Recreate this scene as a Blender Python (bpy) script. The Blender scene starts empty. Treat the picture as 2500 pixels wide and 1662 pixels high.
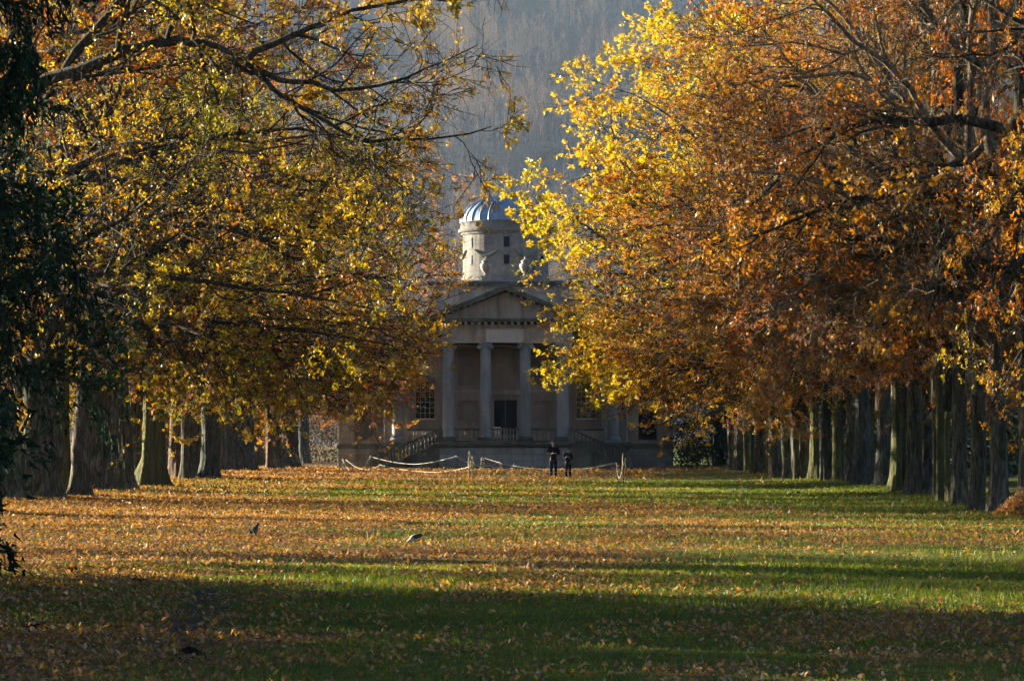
import bpy, math, random
import numpy as np
from mathutils import Vector, Matrix

# ------------------------------------------------------------------ camera, sky, sun, exposure
S = bpy.context.scene
C = S.collection
FPX, CX, HZ, CAMH = 7000.0, 1240.0, 1065.0, 2.0       # photo geometry: focal length and horizon in photo pixels
SUN_BEHIND, SUN_EL = 27.0, 8.3                       # degrees behind the facade plane, elevation

cam = bpy.data.cameras.new('camera'); camo = bpy.data.objects.new('camera', cam); C.objects.link(camo)
cam.sensor_width = 36.0; cam.lens = FPX / 2500 * 36
cam.clip_start = 0.5; cam.clip_end = 5000
camo.location = (0, 0, CAMH)
camo.rotation_euler = (math.radians(90) + math.atan((HZ - 831) / FPX), 0, -math.atan((1250 - CX) / FPX))
S.camera = camo

to_sun = Vector((-math.cos(math.radians(SUN_BEHIND)) * math.cos(math.radians(SUN_EL)),
                 math.sin(math.radians(SUN_BEHIND)) * math.cos(math.radians(SUN_EL)),
                 math.sin(math.radians(SUN_EL))))
w = bpy.data.worlds.new('World'); S.world = w; w.use_nodes = True
nt = w.node_tree; bg = nt.nodes['Background']
sky = nt.nodes.new('ShaderNodeTexSky'); sky.sky_type = 'NISHITA'; sky.sun_disc = False
sky.air_density = 0.5; sky.dust_density = 0.2; sky.ozone_density = 1.6      # crisp, clear autumn air
sky.sun_elevation = math.radians(SUN_EL)
sky.sun_rotation = math.atan2(to_sun.x, to_sun.y)
nt.links.new(sky.outputs[0], bg.inputs[0]); bg.inputs[1].default_value = 0.05

sun = bpy.data.lights.new('sun', 'SUN'); suno = bpy.data.objects.new('sun', sun); C.objects.link(suno)
sun.energy = 5.0; sun.angle = math.radians(0.5); sun.color = (1.0, 0.87, 0.66)
suno.rotation_euler = (-to_sun).to_track_quat('-Z', 'Y').to_euler()
suno.location = to_sun * 300

S.view_settings.view_transform = 'Standard'; S.view_settings.look = 'None'
S.view_settings.exposure = 2.75; S.view_settings.gamma = 1.0
S.render.engine = 'CYCLES'
S.cycles.max_bounces = 4; S.cycles.diffuse_bounces = 1; S.cycles.use_adaptive_sampling = True; S.cycles.adaptive_threshold = .03; S.cycles.use_light_tree = False; S.cycles.glossy_bounces = 2
S.cycles.transmission_bounces = 4; S.cycles.volume_bounces = 0; S.cycles.transparent_max_bounces = 6
S.cycles.use_denoising = True

def W(px, py, d):                                     # photo pixel at distance d -> world point
    return ((px - CX) / FPX * d, d, CAMH + (HZ - py) / FPX * d)
def ground_d(py): return FPX * CAMH / (py - HZ)

# ------------------------------------------------------------------ helpers
def link(o, parent=None):
    C.objects.link(o)
    if parent is not None: o.parent = parent
    return o
def tag(o, label=None, cat=None, group=None, kind=None):
    if label: o['label'] = label
    if cat: o['category'] = cat
    if group: o['group'] = group
    if kind: o['kind'] = kind
    return o
def empty(name, loc=(0, 0, 0), rz=0):
    o = bpy.data.objects.new(name, None); o.location = loc; o.rotation_euler = (0, 0, rz); o.empty_display_size = .3
    return link(o)
def mesh_np(name, V, F, mat=None, smooth=False, attrs=None):
    V = np.asarray(V, np.float32); F = np.asarray(F, np.int32)
    me = bpy.data.meshes.new(name)
    me.vertices.add(len(V)); me.vertices.foreach_set('co', V.ravel())
    k = F.shape[1]
    me.loops.add(F.size); me.loops.foreach_set('vertex_index', F.ravel())
    me.polygons.add(len(F)); me.polygons.foreach_set('loop_start', np.arange(0, F.size, k, dtype=np.int32))
    if smooth: me.polygons.foreach_set('use_smooth', np.ones(len(F), bool))
    for nm, dom, arr in (attrs or []):
        a = me.attributes.new(nm, 'FLOAT', dom); a.data.foreach_set('value', np.asarray(arr, np.float32))
    me.update(calc_edges=True)
    if mat: me.materials.append(mat)
    return me
def obj(name, me, parent=None, loc=None):
    o = bpy.data.objects.new(name, me); link(o, parent)
    if loc: o.location = loc
    return o

class MB:
    """collects shapes into one mesh"""
    def __init__(s): s.v = []; s.f = []; s.sm = []
    def add(s, V, F, sm=False):
        b = len(s.v); s.v += [tuple(p) for p in V]; s.f += [tuple(b + i for i in f) for f in F]; s.sm += [sm] * len(F)
    def box(s, x0, x1, y0, y1, z0, z1, ch=0.0):
        if ch <= 0:
            V = [(x0,y0,z0),(x1,y0,z0),(x1,y1,z0),(x0,y1,z0),(x0,y0,z1),(x1,y0,z1),(x1,y1,z1),(x0,y1,z1)]
            s.add(V, [(0,3,2,1),(4,5,6,7),(0,1,5,4),(1,2,6,5),(2,3,7,6),(3,0,4,7)])
        else:                                          # chamfered on the front (-y) side
            V = [(x0,y0+ch,z0),(x1,y0+ch,z0),(x1,y1,z0),(x0,y1,z0),(x0,y0+ch,z1),(x1,y0+ch,z1),(x1,y1,z1),(x0,y1,z1),
                 (x0+ch,y0,z0+ch),(x1-ch,y0,z0+ch),(x1-ch,y0,z1-ch),(x0+ch,y0,z1-ch)]
            s.add(V, [(0,3,2,1),(4,5,6,7),(1,2,6,5),(2,3,7,6),(3,0,4,7),(8,9,10,11),(0,1,9,8),(1,5,10,9),(5,4,11,10),(4,0,8,11)])
    def prism(s, poly, y0, y1):                        # polygon in xz extruded along y
        n = len(poly)
        V = [(x, y0, z) for x, z in poly] + [(x, y1, z) for x, z in poly]
        s.add(V, [tuple(range(n)), tuple(range(2*n-1, n-1, -1))] + [(i, i+n, (i+1)%n+n, (i+1)%n) for i in range(n)])
    def lathe(s, prof, c=(0,0,0), n=20, sm=True, a0=0, a1=2*math.pi):
        V = []; F = []; full = abs(a1 - a0 - 2*math.pi) < 1e-6; m = n if full else n + 1
        for r, z in prof:
            for i in range(m):
                a = a0 + (a1 - a0) * i / n
                V.append((c[0] + r*math.cos(a), c[1] + r*math.sin(a), c[2] + z))
        for j in range(len(prof)-1):
            for i in range(n):
                i2 = (i+1) % m
                F.append((j*m+i, j*m+i2, (j+1)*m+i2, (j+1)*m+i))
        s.add(V, F, sm)
    def tube(s, pts, rad, n=6, sm=True):
        P = np.array(pts, float)[None]; R = np.array(rad, float).reshape(1, -1) if np.ndim(rad) else np.full((1, len(pts)), rad)
        V, F = tubes(P, R, n); s.add(V.tolist(), F.tolist(), sm)
    def ell(s, c, r, n=12, m=8, rot=None):
        V = []; F = []
        for j in range(m+1):
            t = math.pi*j/m
            for i in range(n):
                a = 2*math.pi*i/n
                p = Vector((r[0]*math.sin(t)*math.cos(a), r[1]*math.sin(t)*math.sin(a), r[2]*math.cos(t)))
                if rot: p = rot @ p
                V.append(tuple(p + Vector(c)))
        for j in range(m):
            for i in range(n): F.append((j*n+i, (j+1)*n+i, (j+1)*n+(i+1)%n, j*n+(i+1)%n))
        s.add(V, F, True)
    def mesh(s, name, mat):
        me = bpy.data.meshes.new(name); me.from_pydata(s.v, [], s.f); me.update()
        me.polygons.foreach_set('use_smooth', np.array(s.sm, bool))
        me.materials.append(mat); return me
    def build(s, name, mat, parent=None, loc=None): return obj(name, s.mesh(name, mat), parent, loc)

def tubes(P, R, sides):
    """P (T,n,3), R (T,n) -> verts, quads (vectorised tubes)"""
    T, n, _ = P.shape
    tan = np.gradient(P, axis=1); tan /= np.linalg.norm(tan, axis=2, keepdims=True) + 1e-9
    m = tan.mean(axis=1); ref = np.where((np.abs(m[:, 2]) > 0.9 * np.linalg.norm(m, axis=1))[:, None], np.array([1., 0, 0]), np.array([0, 0, 1.]))
    u = np.cross(tan, ref[:, None, :]); u /= np.linalg.norm(u, axis=2, keepdims=True) + 1e-9
    v = np.cross(tan, u)
    a = np.arange(sides) * 2 * math.pi / sides
    ring = u[:, :, None, :] * np.cos(a)[None, None, :, None] + v[:, :, None, :] * np.sin(a)[None, None, :, None]
    V = (P[:, :, None, :] + ring * R[:, :, None, None]).reshape(-1, 3)
    i = np.arange(sides); j = np.arange(n - 1); t = np.arange(T)
    base = (t[:, None, None] * n + j[None, :, None]) * sides
    a0 = base + i; a1 = base + (i + 1) % sides
    F = np.stack([a0, a1, a1 + sides, a0 + sides], -1).reshape(-1, 4)
    return V, F

def vnoise(x, y, sc, seed=0):                          # smooth value noise in numpy
    x = np.asarray(x, float) / sc + 1000.3 + seed * 17.7; y = np.asarray(y, float) / sc + 1000.7 + seed * 7.3
    xi = np.floor(x).astype(np.int64); yi = np.floor(y).astype(np.int64); fx = x - xi; fy = y - yi
    fx = fx*fx*(3-2*fx); fy = fy*fy*(3-2*fy)
    def h(a, b):
        n = (a * 374761393 + b * 668265263 + seed * 1442695041) & 0x7fffffff
        n = ((n ^ (n >> 13)) * 1274126177) & 0x7fffffff
        return ((n ^ (n >> 16)) & 0xffff) / 65535.0
    return (h(xi, yi)*(1-fx) + h(xi+1, yi)*fx)*(1-fy) + (h(xi, yi+1)*(1-fx) + h(xi+1, yi+1)*fx)*fy

# ------------------------------------------------------------------ materials
def newmat(name):
    m = bpy.data.materials.new(name); m.use_nodes = True
    return m, m.node_tree.nodes, m.node_tree.links, m.node_tree.nodes['Principled BSDF']
def ramp(N, stops):
    r = N.new('ShaderNodeValToRGB'); e = r.color_ramp.elements
    while len(e) > 1: e.remove(e[-1])
    e[0].position = stops[0][0]; e[0].color = (*stops[0][1], 1)
    for p, c in stops[1:]:
        k = e.new(p); k.color = (*c, 1)
    return r
def noise(N, L, scale, detail=5, rough=.6, vec=None, dist=0):
    n = N.new('ShaderNodeTexNoise'); n.inputs['Scale'].default_value = scale; n.inputs['Detail'].default_value = detail
    n.inputs['Roughness'].default_value = rough; n.inputs['Distortion'].default_value = dist
    if vec: L.new(vec, n.inputs['Vector'])
    return n
def coords(N, L, kind='Object', scale=(1, 1, 1)):
    tc = N.new('ShaderNodeTexCoord'); mp = N.new('ShaderNodeMapping'); mp.inputs['Scale'].default_value = scale
    L.new(tc.outputs[kind], mp.inputs['Vector']); return mp.outputs[0]
def mixc(N, L, fac, a, b, mode='MIX'):
    m = N.new('ShaderNodeMix'); m.data_type = 'RGBA'; m.blend_type = mode
    for s, v in ((0, fac), (6, a), (7, b)):
        if isinstance(v, (int, float)): m.inputs[s].default_value = v
        elif isinstance(v, tuple): m.inputs[s].default_value = (*v, 1)
        else: L.new(v, m.inputs[s])
    return m.outputs[2]
def bump(N, L, B, h, strength=.5, dist=.05):
    b = N.new('ShaderNodeBump'); b.inputs['Strength'].default_value = strength; b.inputs['Distance'].default_value = dist
    L.new(h, b.inputs['Height']); L.new(b.outputs[0], B.inputs['Normal'])

def leaf_mat(name, stops, trans=.5, spec=.35, rough=.42):
    m, N, L, B = newmat(name)
    at = N.new('ShaderNodeAttribute'); at.attribute_name = 'tone'
    r = ramp(N, stops); L.new(at.outputs['Fac'], r.inputs[0])
    rn = N.new('ShaderNodeAttribute'); rn.attribute_name = 'rnd'
    mr = N.new('ShaderNodeMapRange'); mr.inputs[3].default_value = .62; mr.inputs[4].default_value = 1.3
    L.new(rn.outputs['Fac'], mr.inputs[0])
    hv = N.new('ShaderNodeHueSaturation'); L.new(mr.outputs[0], hv.inputs['Value']); L.new(r.outputs[0], hv.inputs['Color'])
    L.new(hv.outputs[0], B.inputs['Base Color']); B.inputs['Roughness'].default_value = rough
    B.inputs['Specular IOR Level'].default_value = spec
    t = N.new('ShaderNodeBsdfTranslucent')
    hs = N.new('ShaderNodeHueSaturation'); hs.inputs['Saturation'].default_value = 1.1; hs.inputs['Value'].default_value = 1.15
    L.new(hv.outputs[0], hs.inputs['Color']); L.new(hs.outputs[0], t.inputs['Color'])
    mx = N.new('ShaderNodeMixShader'); mx.inputs[0].default_value = trans
    L.new(B.outputs[0], mx.inputs[1]); L.new(t.outputs[0], mx.inputs[2])
    L.new(mx.outputs[0], N['Material Output'].inputs['Surface'])
    return m

YEL = (.58, .40, .03); GOLD = (.46, .25, .022); ORA = (.42, .145, .018); RUST = (.26, .075, .016); BRN = (.15, .068, .026); OLI = (.24, .21, .024); GRN = (.11, .14, .022); TAN = (.36, .21, .10)
LM = {
 'gold':   leaf_mat('leaf_gold_olive', [(0, GRN), (.2, OLI), (.4, (.36, .25, .024)), (.55, (.46, .31, .026)), (.68, GOLD), (.8, (.34, .15, .025)), (.9, BRN), (1, RUST)]),
 'olive':  leaf_mat('leaf_olive_brown', [(0, GRN), (.3, OLI), (.48, (.38, .27, .025)), (.62, GOLD), (.78, BRN), (.9, RUST), (1, YEL)]),
 'brown':  leaf_mat('leaf_brown', [(0, BRN), (.3, RUST), (.5, TAN), (.75, ORA), (1, GOLD)]),
 'orange': leaf_mat('leaf_orange', [(0, BRN), (.2, RUST), (.38, (.36, .13, .02)), (.55, (.42, .20, .025)), (.68, GOLD), (.8, TAN), (1, BRN)]),
 'rust':   leaf_mat('leaf_rust_gold', [(0, BRN), (.25, RUST), (.5, ORA), (.7, GOLD), (.85, OLI), (1, YEL)]),
 'yellow': leaf_mat('leaf_yellow', [(0, (.36, .33, .03)), (.3, (.52, .40, .028)), (.55, (.58, .38, .026)), (.8, (.54, .30, .025)), (1, ORA)]),
}
litter_m = leaf_mat('fallen_leaf', [(0, (.10, .055, .03)), (.25, (.22, .115, .055)), (.5, (.38, .185, .055)), (.72, (.48, .25, .05)), (.88, (.46, .32, .19)), (1, (.52, .41, .28))], trans=.3, spec=.4, rough=.45)
conifer_m = leaf_mat('conifer_needles', [(0, (.008, .02, .013)), (.5, (.013, .032, .018)), (1, (.03, .055, .02))], trans=.06, spec=.05, rough=.8)
scrub_m = leaf_mat('scrub_leaf', [(0, (.06, .045, .03)), (.5, (.12, .085, .05)), (1, (.17, .12, .06))], trans=.2, spec=.1, rough=.8)
laurel_m = leaf_mat('evergreen_leaf', [(0, (.012, .028, .014)), (.5, (.02, .045, .02)), (1, (.05, .07, .025))], trans=.15, spec=.35, rough=.45)

def bark_mat(name, dark, light, moss=.5, green=(.06, .075, .03)):
    m, N, L, B = newmat(name)
    tc = N.new('ShaderNodeTexCoord'); oi = N.new('ShaderNodeObjectInfo')
    ad = N.new('ShaderNodeVectorMath'); ad.operation = 'ADD'; L.new(tc.outputs['Object'], ad.inputs[0])
    rv = N.new('ShaderNodeVectorMath'); rv.operation = 'SCALE'; rv.inputs[0].default_value = (37, 53, 71); L.new(oi.outputs['Random'], rv.inputs['Scale']); L.new(rv.outputs[0], ad.inputs[1])
    mp = N.new('ShaderNodeMapping'); mp.inputs['Scale'].default_value = (1, 1, .16); L.new(ad.outputs[0], mp.inputs['Vector'])
    n1 = noise(N, L, 9, 7, .7, mp.outputs[0], 1.0); n2 = noise(N, L, 1.3, 4, .6, ad.outputs[0])
    r = ramp(N, [(.38, tuple(c*.6 for c in dark)), (.5, tuple((a*1.4+b*.6)/2 for a, b in zip(dark, light))), (.62, light)]); L.new(n1.outputs['Fac'], r.inputs[0])
    g = ramp(N, [(.5 - .12*moss, (0, 0, 0)), (.72, (1, 1, 1))]); L.new(n2.outputs['Fac'], g.inputs[0])
    sc = N.new('ShaderNodeMath'); sc.operation = 'MULTIPLY'; sc.inputs[1].default_value = .8 * moss; L.new(g.outputs[0], sc.inputs[0])
    c = mixc(N, L, sc.outputs[0], r.outputs[0], green)
    L.new(c, B.inputs['Base Color']); B.inputs['Roughness'].default_value = .9; B.inputs['Specular IOR Level'].default_value = .15
    bump(N, L, B, n1.outputs['Fac'], 1.0, .12)
    return m
bark_m = bark_mat('oak_bark', (.04, .034, .028), (.25, .21, .155), .8)
bark_grey = bark_mat('oak_bark_grey', (.045, .048, .046), (.17, .17, .155), .9, (.045, .065, .04))
bark_red = bark_mat('oak_bark_brown', (.075, .048, .035), (.22, .145, .10), .3)
bark_green = bark_mat('oak_bark_mossy', (.06, .06, .028), (.19, .18, .08), 1.2, (.09, .10, .03))
branch_m = bark_mat('branch_bark', (.022, .019, .015), (.11, .09, .06), .5)
twig_sunlit = bark_mat('branch_bark_sunlit_tone', (.11, .085, .055), (.36, .29, .19), .3, (.16, .15, .08))  # branch bark again, paler: sun on the right-row twigs put into its colour

def stone_mat(name, base, var=.25, stain=.6, streak=True):
    m, N, L, B = newmat(name)
    v = coords(N, L, 'Object'); vs = coords(N, L, 'Object', (1, 1, .12))
    oi = N.new('ShaderNodeObjectInfo')
    n1 = noise(N, L, .9, 6, .65, v); n2 = noise(N, L, 14, 5, .6, v); n3 = noise(N, L, 1.6, 5, .6, vs if streak else v)
    lo = tuple(c*(1-var) for c in base); hi = tuple(min(1, c*(1+var)) for c in base)
    r = ramp(N, [(.3, lo), (.7, hi)]); L.new(n1.outputs['Fac'], r.inputs[0])
    c = mixc(N, L, .35, r.outputs[0], n2.outputs['Fac'], 'OVERLAY')
    st = ramp(N, [(.48, (0, 0, 0)), (.68, (stain,)*3)]); L.new(n3.outputs['Fac'], st.inputs[0])
    c = mixc(N, L, st.outputs[0], c, tuple(x*.28 for x in base))
    mr = N.new('ShaderNodeMapRange'); mr.inputs[3].default_value = .82; mr.inputs[4].default_value = 1.15; L.new(oi.outputs['Random'], mr.inputs[0])
    hv = N.new('ShaderNodeHueSaturation'); L.new(c, hv.inputs['Color']); L.new(mr.outputs[0], hv.inputs['Value'])
    L.new(hv.outputs[0], B.inputs['Base Color']); B.inputs['Roughness'].default_value = .88; B.inputs['Specular IOR Level'].default_value = .2
    bump(N, L, B, n2.outputs['Fac'], .35, .02)
    return m
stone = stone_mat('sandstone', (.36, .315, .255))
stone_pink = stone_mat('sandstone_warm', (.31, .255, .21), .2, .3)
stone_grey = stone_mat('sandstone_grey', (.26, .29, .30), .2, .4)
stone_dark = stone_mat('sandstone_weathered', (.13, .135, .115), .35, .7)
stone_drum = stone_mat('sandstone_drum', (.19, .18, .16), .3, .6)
stone_pale = stone_mat('stone_tablet', (.52, .51, .48), .12, .25)
def plain(name, col, rough=.6, metal=0, spec=.4, nz=None):
    m, N, L, B = newmat(name)
    if nz:
        n = noise(N, L, nz, 5, .6, coords(N, L)); r = ramp(N, [(.3, tuple(c*.65 for c in col)), (.7, tuple(min(1, c*1.3) for c in col))])
        L.new(n.outputs['Fac'], r.inputs[0]); L.new(r.outputs[0], B.inputs['Base Color']); bump(N, L, B, n.outputs['Fac'], .2, .02)
    else: B.inputs['Base Color'].default_value = (*col, 1)
    B.inputs['Roughness'].default_value = rough; B.inputs['Metallic'].default_value = metal; B.inputs['Specular IOR Level'].default_value = spec
    return m
lead_m = plain('lead_sheet', (.17, .24, .32), .5, .2, .5, 3)
slate_m = plain('slate_roof', (.09, .11, .13), .6, 0, .4, 6)
door_m = plain('door_paint', (.010, .014, .024), .6, 0, .15, 4)
glass_m = plain('window_glass', (.015, .02, .02), .06, 0, .9)
white_m = plain('white_paint', (.72, .72, .68), .5)
pipe_m = plain('pipe_paint', (.42, .45, .48), .5)

# ------------------------------------------------------------------ ground
def litter_density(x, y):
    """0..1 share of the grass that lies under fallen leaves"""
    n = .38*vnoise(x, y, 5.5, 1) + .27*vnoise(x, y*2.2, 3.2, 2) + .2*vnoise(x, y, 1.1, 3) + .15*vnoise(x, y, .45, 4)
    band = np.exp(-((y - 57 + .3*x)/11.0)**2)*.42 + np.exp(-((y - 80)/9.0)**2)*.36 + np.exp(-((y - 165)/16.0)**2)*.40 + np.exp(-((y - 118)/8.0)**2)*.18
    left = np.clip((-x - 1.0)/8.0, 0, 1)*.40
    near = np.exp(-((y - 25)/8.0)**2)*.42
    right = np.clip((x - 1)/8.0, 0, 1)*.28
    clear = np.exp(-(((x - 10.5)/5.0)**2 + ((y - 105)/34.0)**2))*.55 + np.exp(-((y - 40.5)/5.5)**2)*.34*np.clip((x + 5)/3.0, 0, 1)
    d = (n - .5)*2.5 + .22 + band + left + near - clear - right
    return np.clip(d, 0.02, 1)
def ground_z(x, y):
    z = .05*(vnoise(x, y, 9, 5) - .5) + .022*(vnoise(x, y, 1.7, 6) - .5)
    z = z + .10*np.clip((np.abs(x) - 10.5)/4.0, 0, 1)*(np.asarray(y) > 60)
    far = np.clip((np.sqrt(np.asarray(x)**2 + np.asarray(y)**2) - 250)/100, 0, 1)
    return z * (1 - far)
def grid_mesh(xs, ys):
    X, Y = np.meshgrid(xs, ys); V = np.stack([X, Y, ground_z(X, Y)], -1).reshape(-1, 3)
    nx, ny = len(xs), len(ys); i, j = np.meshgrid(np.arange(nx-1), np.arange(ny-1)); a = (j*nx + i).ravel()
    return V, np.stack([a, a+1, a+1+nx, a+nx], -1)
xs = np.unique(np.concatenate([np.linspace(-2500, -60, 13), np.linspace(-60, -18, 22), np.linspace(-18, 18, 90), np.linspace(18, 60, 22), np.linspace(60, 2500, 13)]))
ys = np.unique(np.concatenate([np.linspace(-600, 0, 8), np.linspace(0, 16, 9), np.linspace(16, 70, 160), np.linspace(70, 200, 120), np.linspace(200, 2500, 22)]))
V, F = grid_mesh(xs, ys)
gm, N, L, B = newmat('grass_ground')
v = coords(N, L, 'Object'); at = N.new('ShaderNodeAttribute'); at.attribute_name = 'litter'
n1 = noise(N, L, 2.6, 8, .75, v); n2 = noise(N, L, 26, 6, .75, v); n3 = noise(N, L, .35, 4, .6, v)
gr = ramp(N, [(.28, (.03, .045, .008)), (.5, (.09, .115, .014)), (.72, (.19, .18, .026))]); L.new(n1.outputs['Fac'], gr.inputs[0])
lr = ramp(N, [(.3, (.07, .04, .02)), (.5, (.19, .105, .045)), (.7, (.34, .20, .085))]); L.new(n2.outputs['Fac'], lr.inputs[0])
sm_ = N.new('ShaderNodeMath'); sm_.operation = 'ADD'; L.new(at.outputs['Fac'], sm_.inputs[0]); 
mm = N.new('ShaderNodeMapRange'); mm.inputs[1].default_value = .3; mm.inputs[2].default_value = .7; mm.inputs[3].default_value = -.45; mm.inputs[4].default_value = .45; L.new(n2.outputs['Fac'], mm.inputs[0])
L.new(mm.outputs[0], sm_.inputs[1])
lm = ramp(N, [(.45, (0, 0, 0)), (.6, (1, 1, 1))]); L.new(sm_.outputs[0], lm.inputs[0])
col = mixc(N, L, lm.outputs[0], gr.outputs[0], lr.outputs[0])
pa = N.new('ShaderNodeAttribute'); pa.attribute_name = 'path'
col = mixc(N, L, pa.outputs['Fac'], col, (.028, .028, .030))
L.new(col, B.inputs['Base Color']); B.inputs['Roughness'].default_value = .95; B.inputs['Specular IOR Level'].default_value = .1
bump(N, L, B, n2.outputs['Fac'], .8, .05)
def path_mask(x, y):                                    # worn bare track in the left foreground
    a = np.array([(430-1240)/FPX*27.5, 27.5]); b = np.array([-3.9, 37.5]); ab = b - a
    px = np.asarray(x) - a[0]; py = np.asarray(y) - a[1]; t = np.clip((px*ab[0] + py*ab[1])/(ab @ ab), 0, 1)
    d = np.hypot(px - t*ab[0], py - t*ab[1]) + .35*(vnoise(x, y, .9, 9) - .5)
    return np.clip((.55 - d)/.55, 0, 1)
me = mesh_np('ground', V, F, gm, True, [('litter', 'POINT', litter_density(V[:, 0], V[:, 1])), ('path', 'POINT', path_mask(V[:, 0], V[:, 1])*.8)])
tag(obj('ground', me), kind='structure')

# ------------------------------------------------------------------ leaf faces: diamonds folded along the midrib
def leaf_faces(rng, pos, axis, size, width=.48, fold=.35):
    n = len(pos)
    axis = axis / (np.linalg.norm(axis, axis=1, keepdims=True) + 1e-9)
    r = rng.normal(size=(n, 3)); side = np.cross(axis, r); side /= np.linalg.norm(side, axis=1, keepdims=True) + 1e-9
    nor = np.cross(axis, side)
    s = size[:, None]
    wv = width * s * .5; f = fold * s * rng.uniform(-.2, 1, (n, 1)) * .4
    b = pos; tip = pos + axis*s + nor*f*.6
    mid = pos + axis*s*.45
    l = mid + side*wv + nor*f; rr = mid - side*wv + nor*f
    V = np.stack([b, l, tip, rr], 1).reshape(-1, 3)
    k = np.arange(n)[:, None]*4
    F = np.stack([k + [[0, 1, 2]], k + [[0, 2, 3]]], 1).reshape(-1, 3)
    return V, F

# fallen leaves
rng = np.random.default_rng(5)
def scatter_leaves(n, d0, d1, size, pw=1.0):
    d = (d0**(pw) + rng.random(n)*(d1**pw - d0**pw))**(1/pw)
    half = np.minimum(.18*d + 3.5, 16.5)
    x = rng.uniform(-1, 1, n)*half
    keep = rng.random(n) < litter_density(x, d)*(1 - .75*path_mask(x, d))
    x, d = x[keep], d[keep]; n = len(x)
    pos = np.stack([x, d, ground_z(x, d) + rng.uniform(.01, .045, n)], -1)
    a = rng.uniform(0, 2*math.pi, n); ax = np.stack([np.cos(a), np.sin(a), rng.normal(.1, .7, n)], -1)
    sz = size*rng.uniform(.45, 1.5, n)*(1 + .0055*(d - 22))
    # lie flat-ish: side vectors horizontal with some curl
    axn = ax/np.linalg.norm(ax, axis=1, keepdims=True)
    side = np.stack([-np.sin(a), np.cos(a), rng.normal(0, .8, n)], -1); side /= np.linalg.norm(side, axis=1, keepdims=True); nor = np.cross(axn, side)
    s = sz[:, None]; cu = rng.uniform(-.05, .3, (n, 1))*s
    V = np.stack([pos, pos + axn*s*.5 + side*s*.33 + nor*cu, pos + axn*s + nor*cu*.3, pos + axn*s*.5 - side*s*.33 + nor*cu], 1)
    V[:, :, 2] += np.maximum(0, ground_z(x, d) + .004 - V[:, :, 2].min(1))[:, None]
    k = np.arange(n)[:, None]*4
    F = np.stack([k + [[0, 1, 2]], k + [[0, 2, 3]]], 1).reshape(-1, 3)
    tone = np.clip(.15 + .6*rng.random(n) + .3*(vnoise(x, d, 3, 8) - .3), 0, 1)
    return V.reshape(-1, 3), F, np.repeat(tone, 2), np.repeat(rng.random(n), 2)
parts = [scatter_leaves(120000, 18, 45, .056, 1.7), scatter_leaves(185000, 43, 95, .05, 1.4), scatter_leaves(85000, 93, 185, .066, 1.2)]
off = 0; Vs = []; Fs = []; Ts = []; Rs = []
for V_, F_, T_, R_ in parts: Vs.append(V_); Fs.append(F_ + off); Ts.append(T_); Rs.append(R_); off += len(V_)
me = mesh_np('fallen_leaves', np.concatenate(Vs), np.concatenate(Fs), litter_m, False, [('tone', 'FACE', np.concatenate(Ts)), ('rnd', 'FACE', np.concatenate(Rs))])
tag(obj('fallen_leaves', me), 'fallen autumn leaves strewn in drifts over the grass of the avenue', 'fallen leaves', kind='stuff')

# grass blades
grass_m = leaf_mat('grass_blade', [(0, (.05, .085, .010)), (.5, (.13, .17, .014)), (.8, (.22, .23, .025)), (1, (.32, .27, .05))], trans=.4, spec=.25, rough=.5)
def blades(n, d0, d1, h, wd, pw):
    d = (d0**pw + rng.random(n)*(d1**pw - d0**pw))**(1/pw); half = np.minimum(.18*d + 3.5, 17)
    x = rng.uniform(-1, 1, n)*half
    keep = rng.random(n) < (1.05 - .75*litter_density(x, d))*(1 - path_mask(x, d))*(.35 + .9*vnoise(x, d, .7, 21))
    x, d = x[keep], d[keep]; n = len(x)
    p = np.stack([x, d, ground_z(x, d) - .005], -1); a = rng.uniform(0, math.pi, n)
    hh = h*rng.uniform(.5, 1.3, n)*(.6 + .7*vnoise(x, d, 1.3, 22)); ww = wd*(d/30.0)
    dx = np.stack([np.cos(a)*ww, np.sin(a)*ww, 0*a], -1)
    tip = p + np.stack([rng.normal(0, .5, n)*hh, rng.normal(0, .5, n)*hh, hh], -1)
    V = np.stack([p - dx, p + dx, tip], 1).reshape(-1, 3); F = np.arange(n*3).reshape(-1, 3)
    tone = np.clip(.5*rng.random(n) + .5*vnoise(x, d, 2.5, 23), 0, 1)
    return V, F, tone, rng.random(n)
parts = [blades(175000, 18, 45, .065, .0065, 1.7), blades(150000, 44, 130, .075, .006, 1.3)]
off = 0; Vs = []; Fs = []; Ts = []; Rs = []
for V_, F_, T_, R_ in parts: Vs.append(V_); Fs.append(F_ + off); Ts.append(T_); Rs.append(R_); off += len(V_)
me = mesh_np('grass', np.concatenate(Vs), np.concatenate(Fs), grass_m, False, [('tone', 'FACE', np.concatenate(Ts)), ('rnd', 'FACE', np.concatenate(Rs))])
tag(obj('grass', me), 'short green lawn grass covering the avenue floor', 'grass', kind='stuff')

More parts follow.
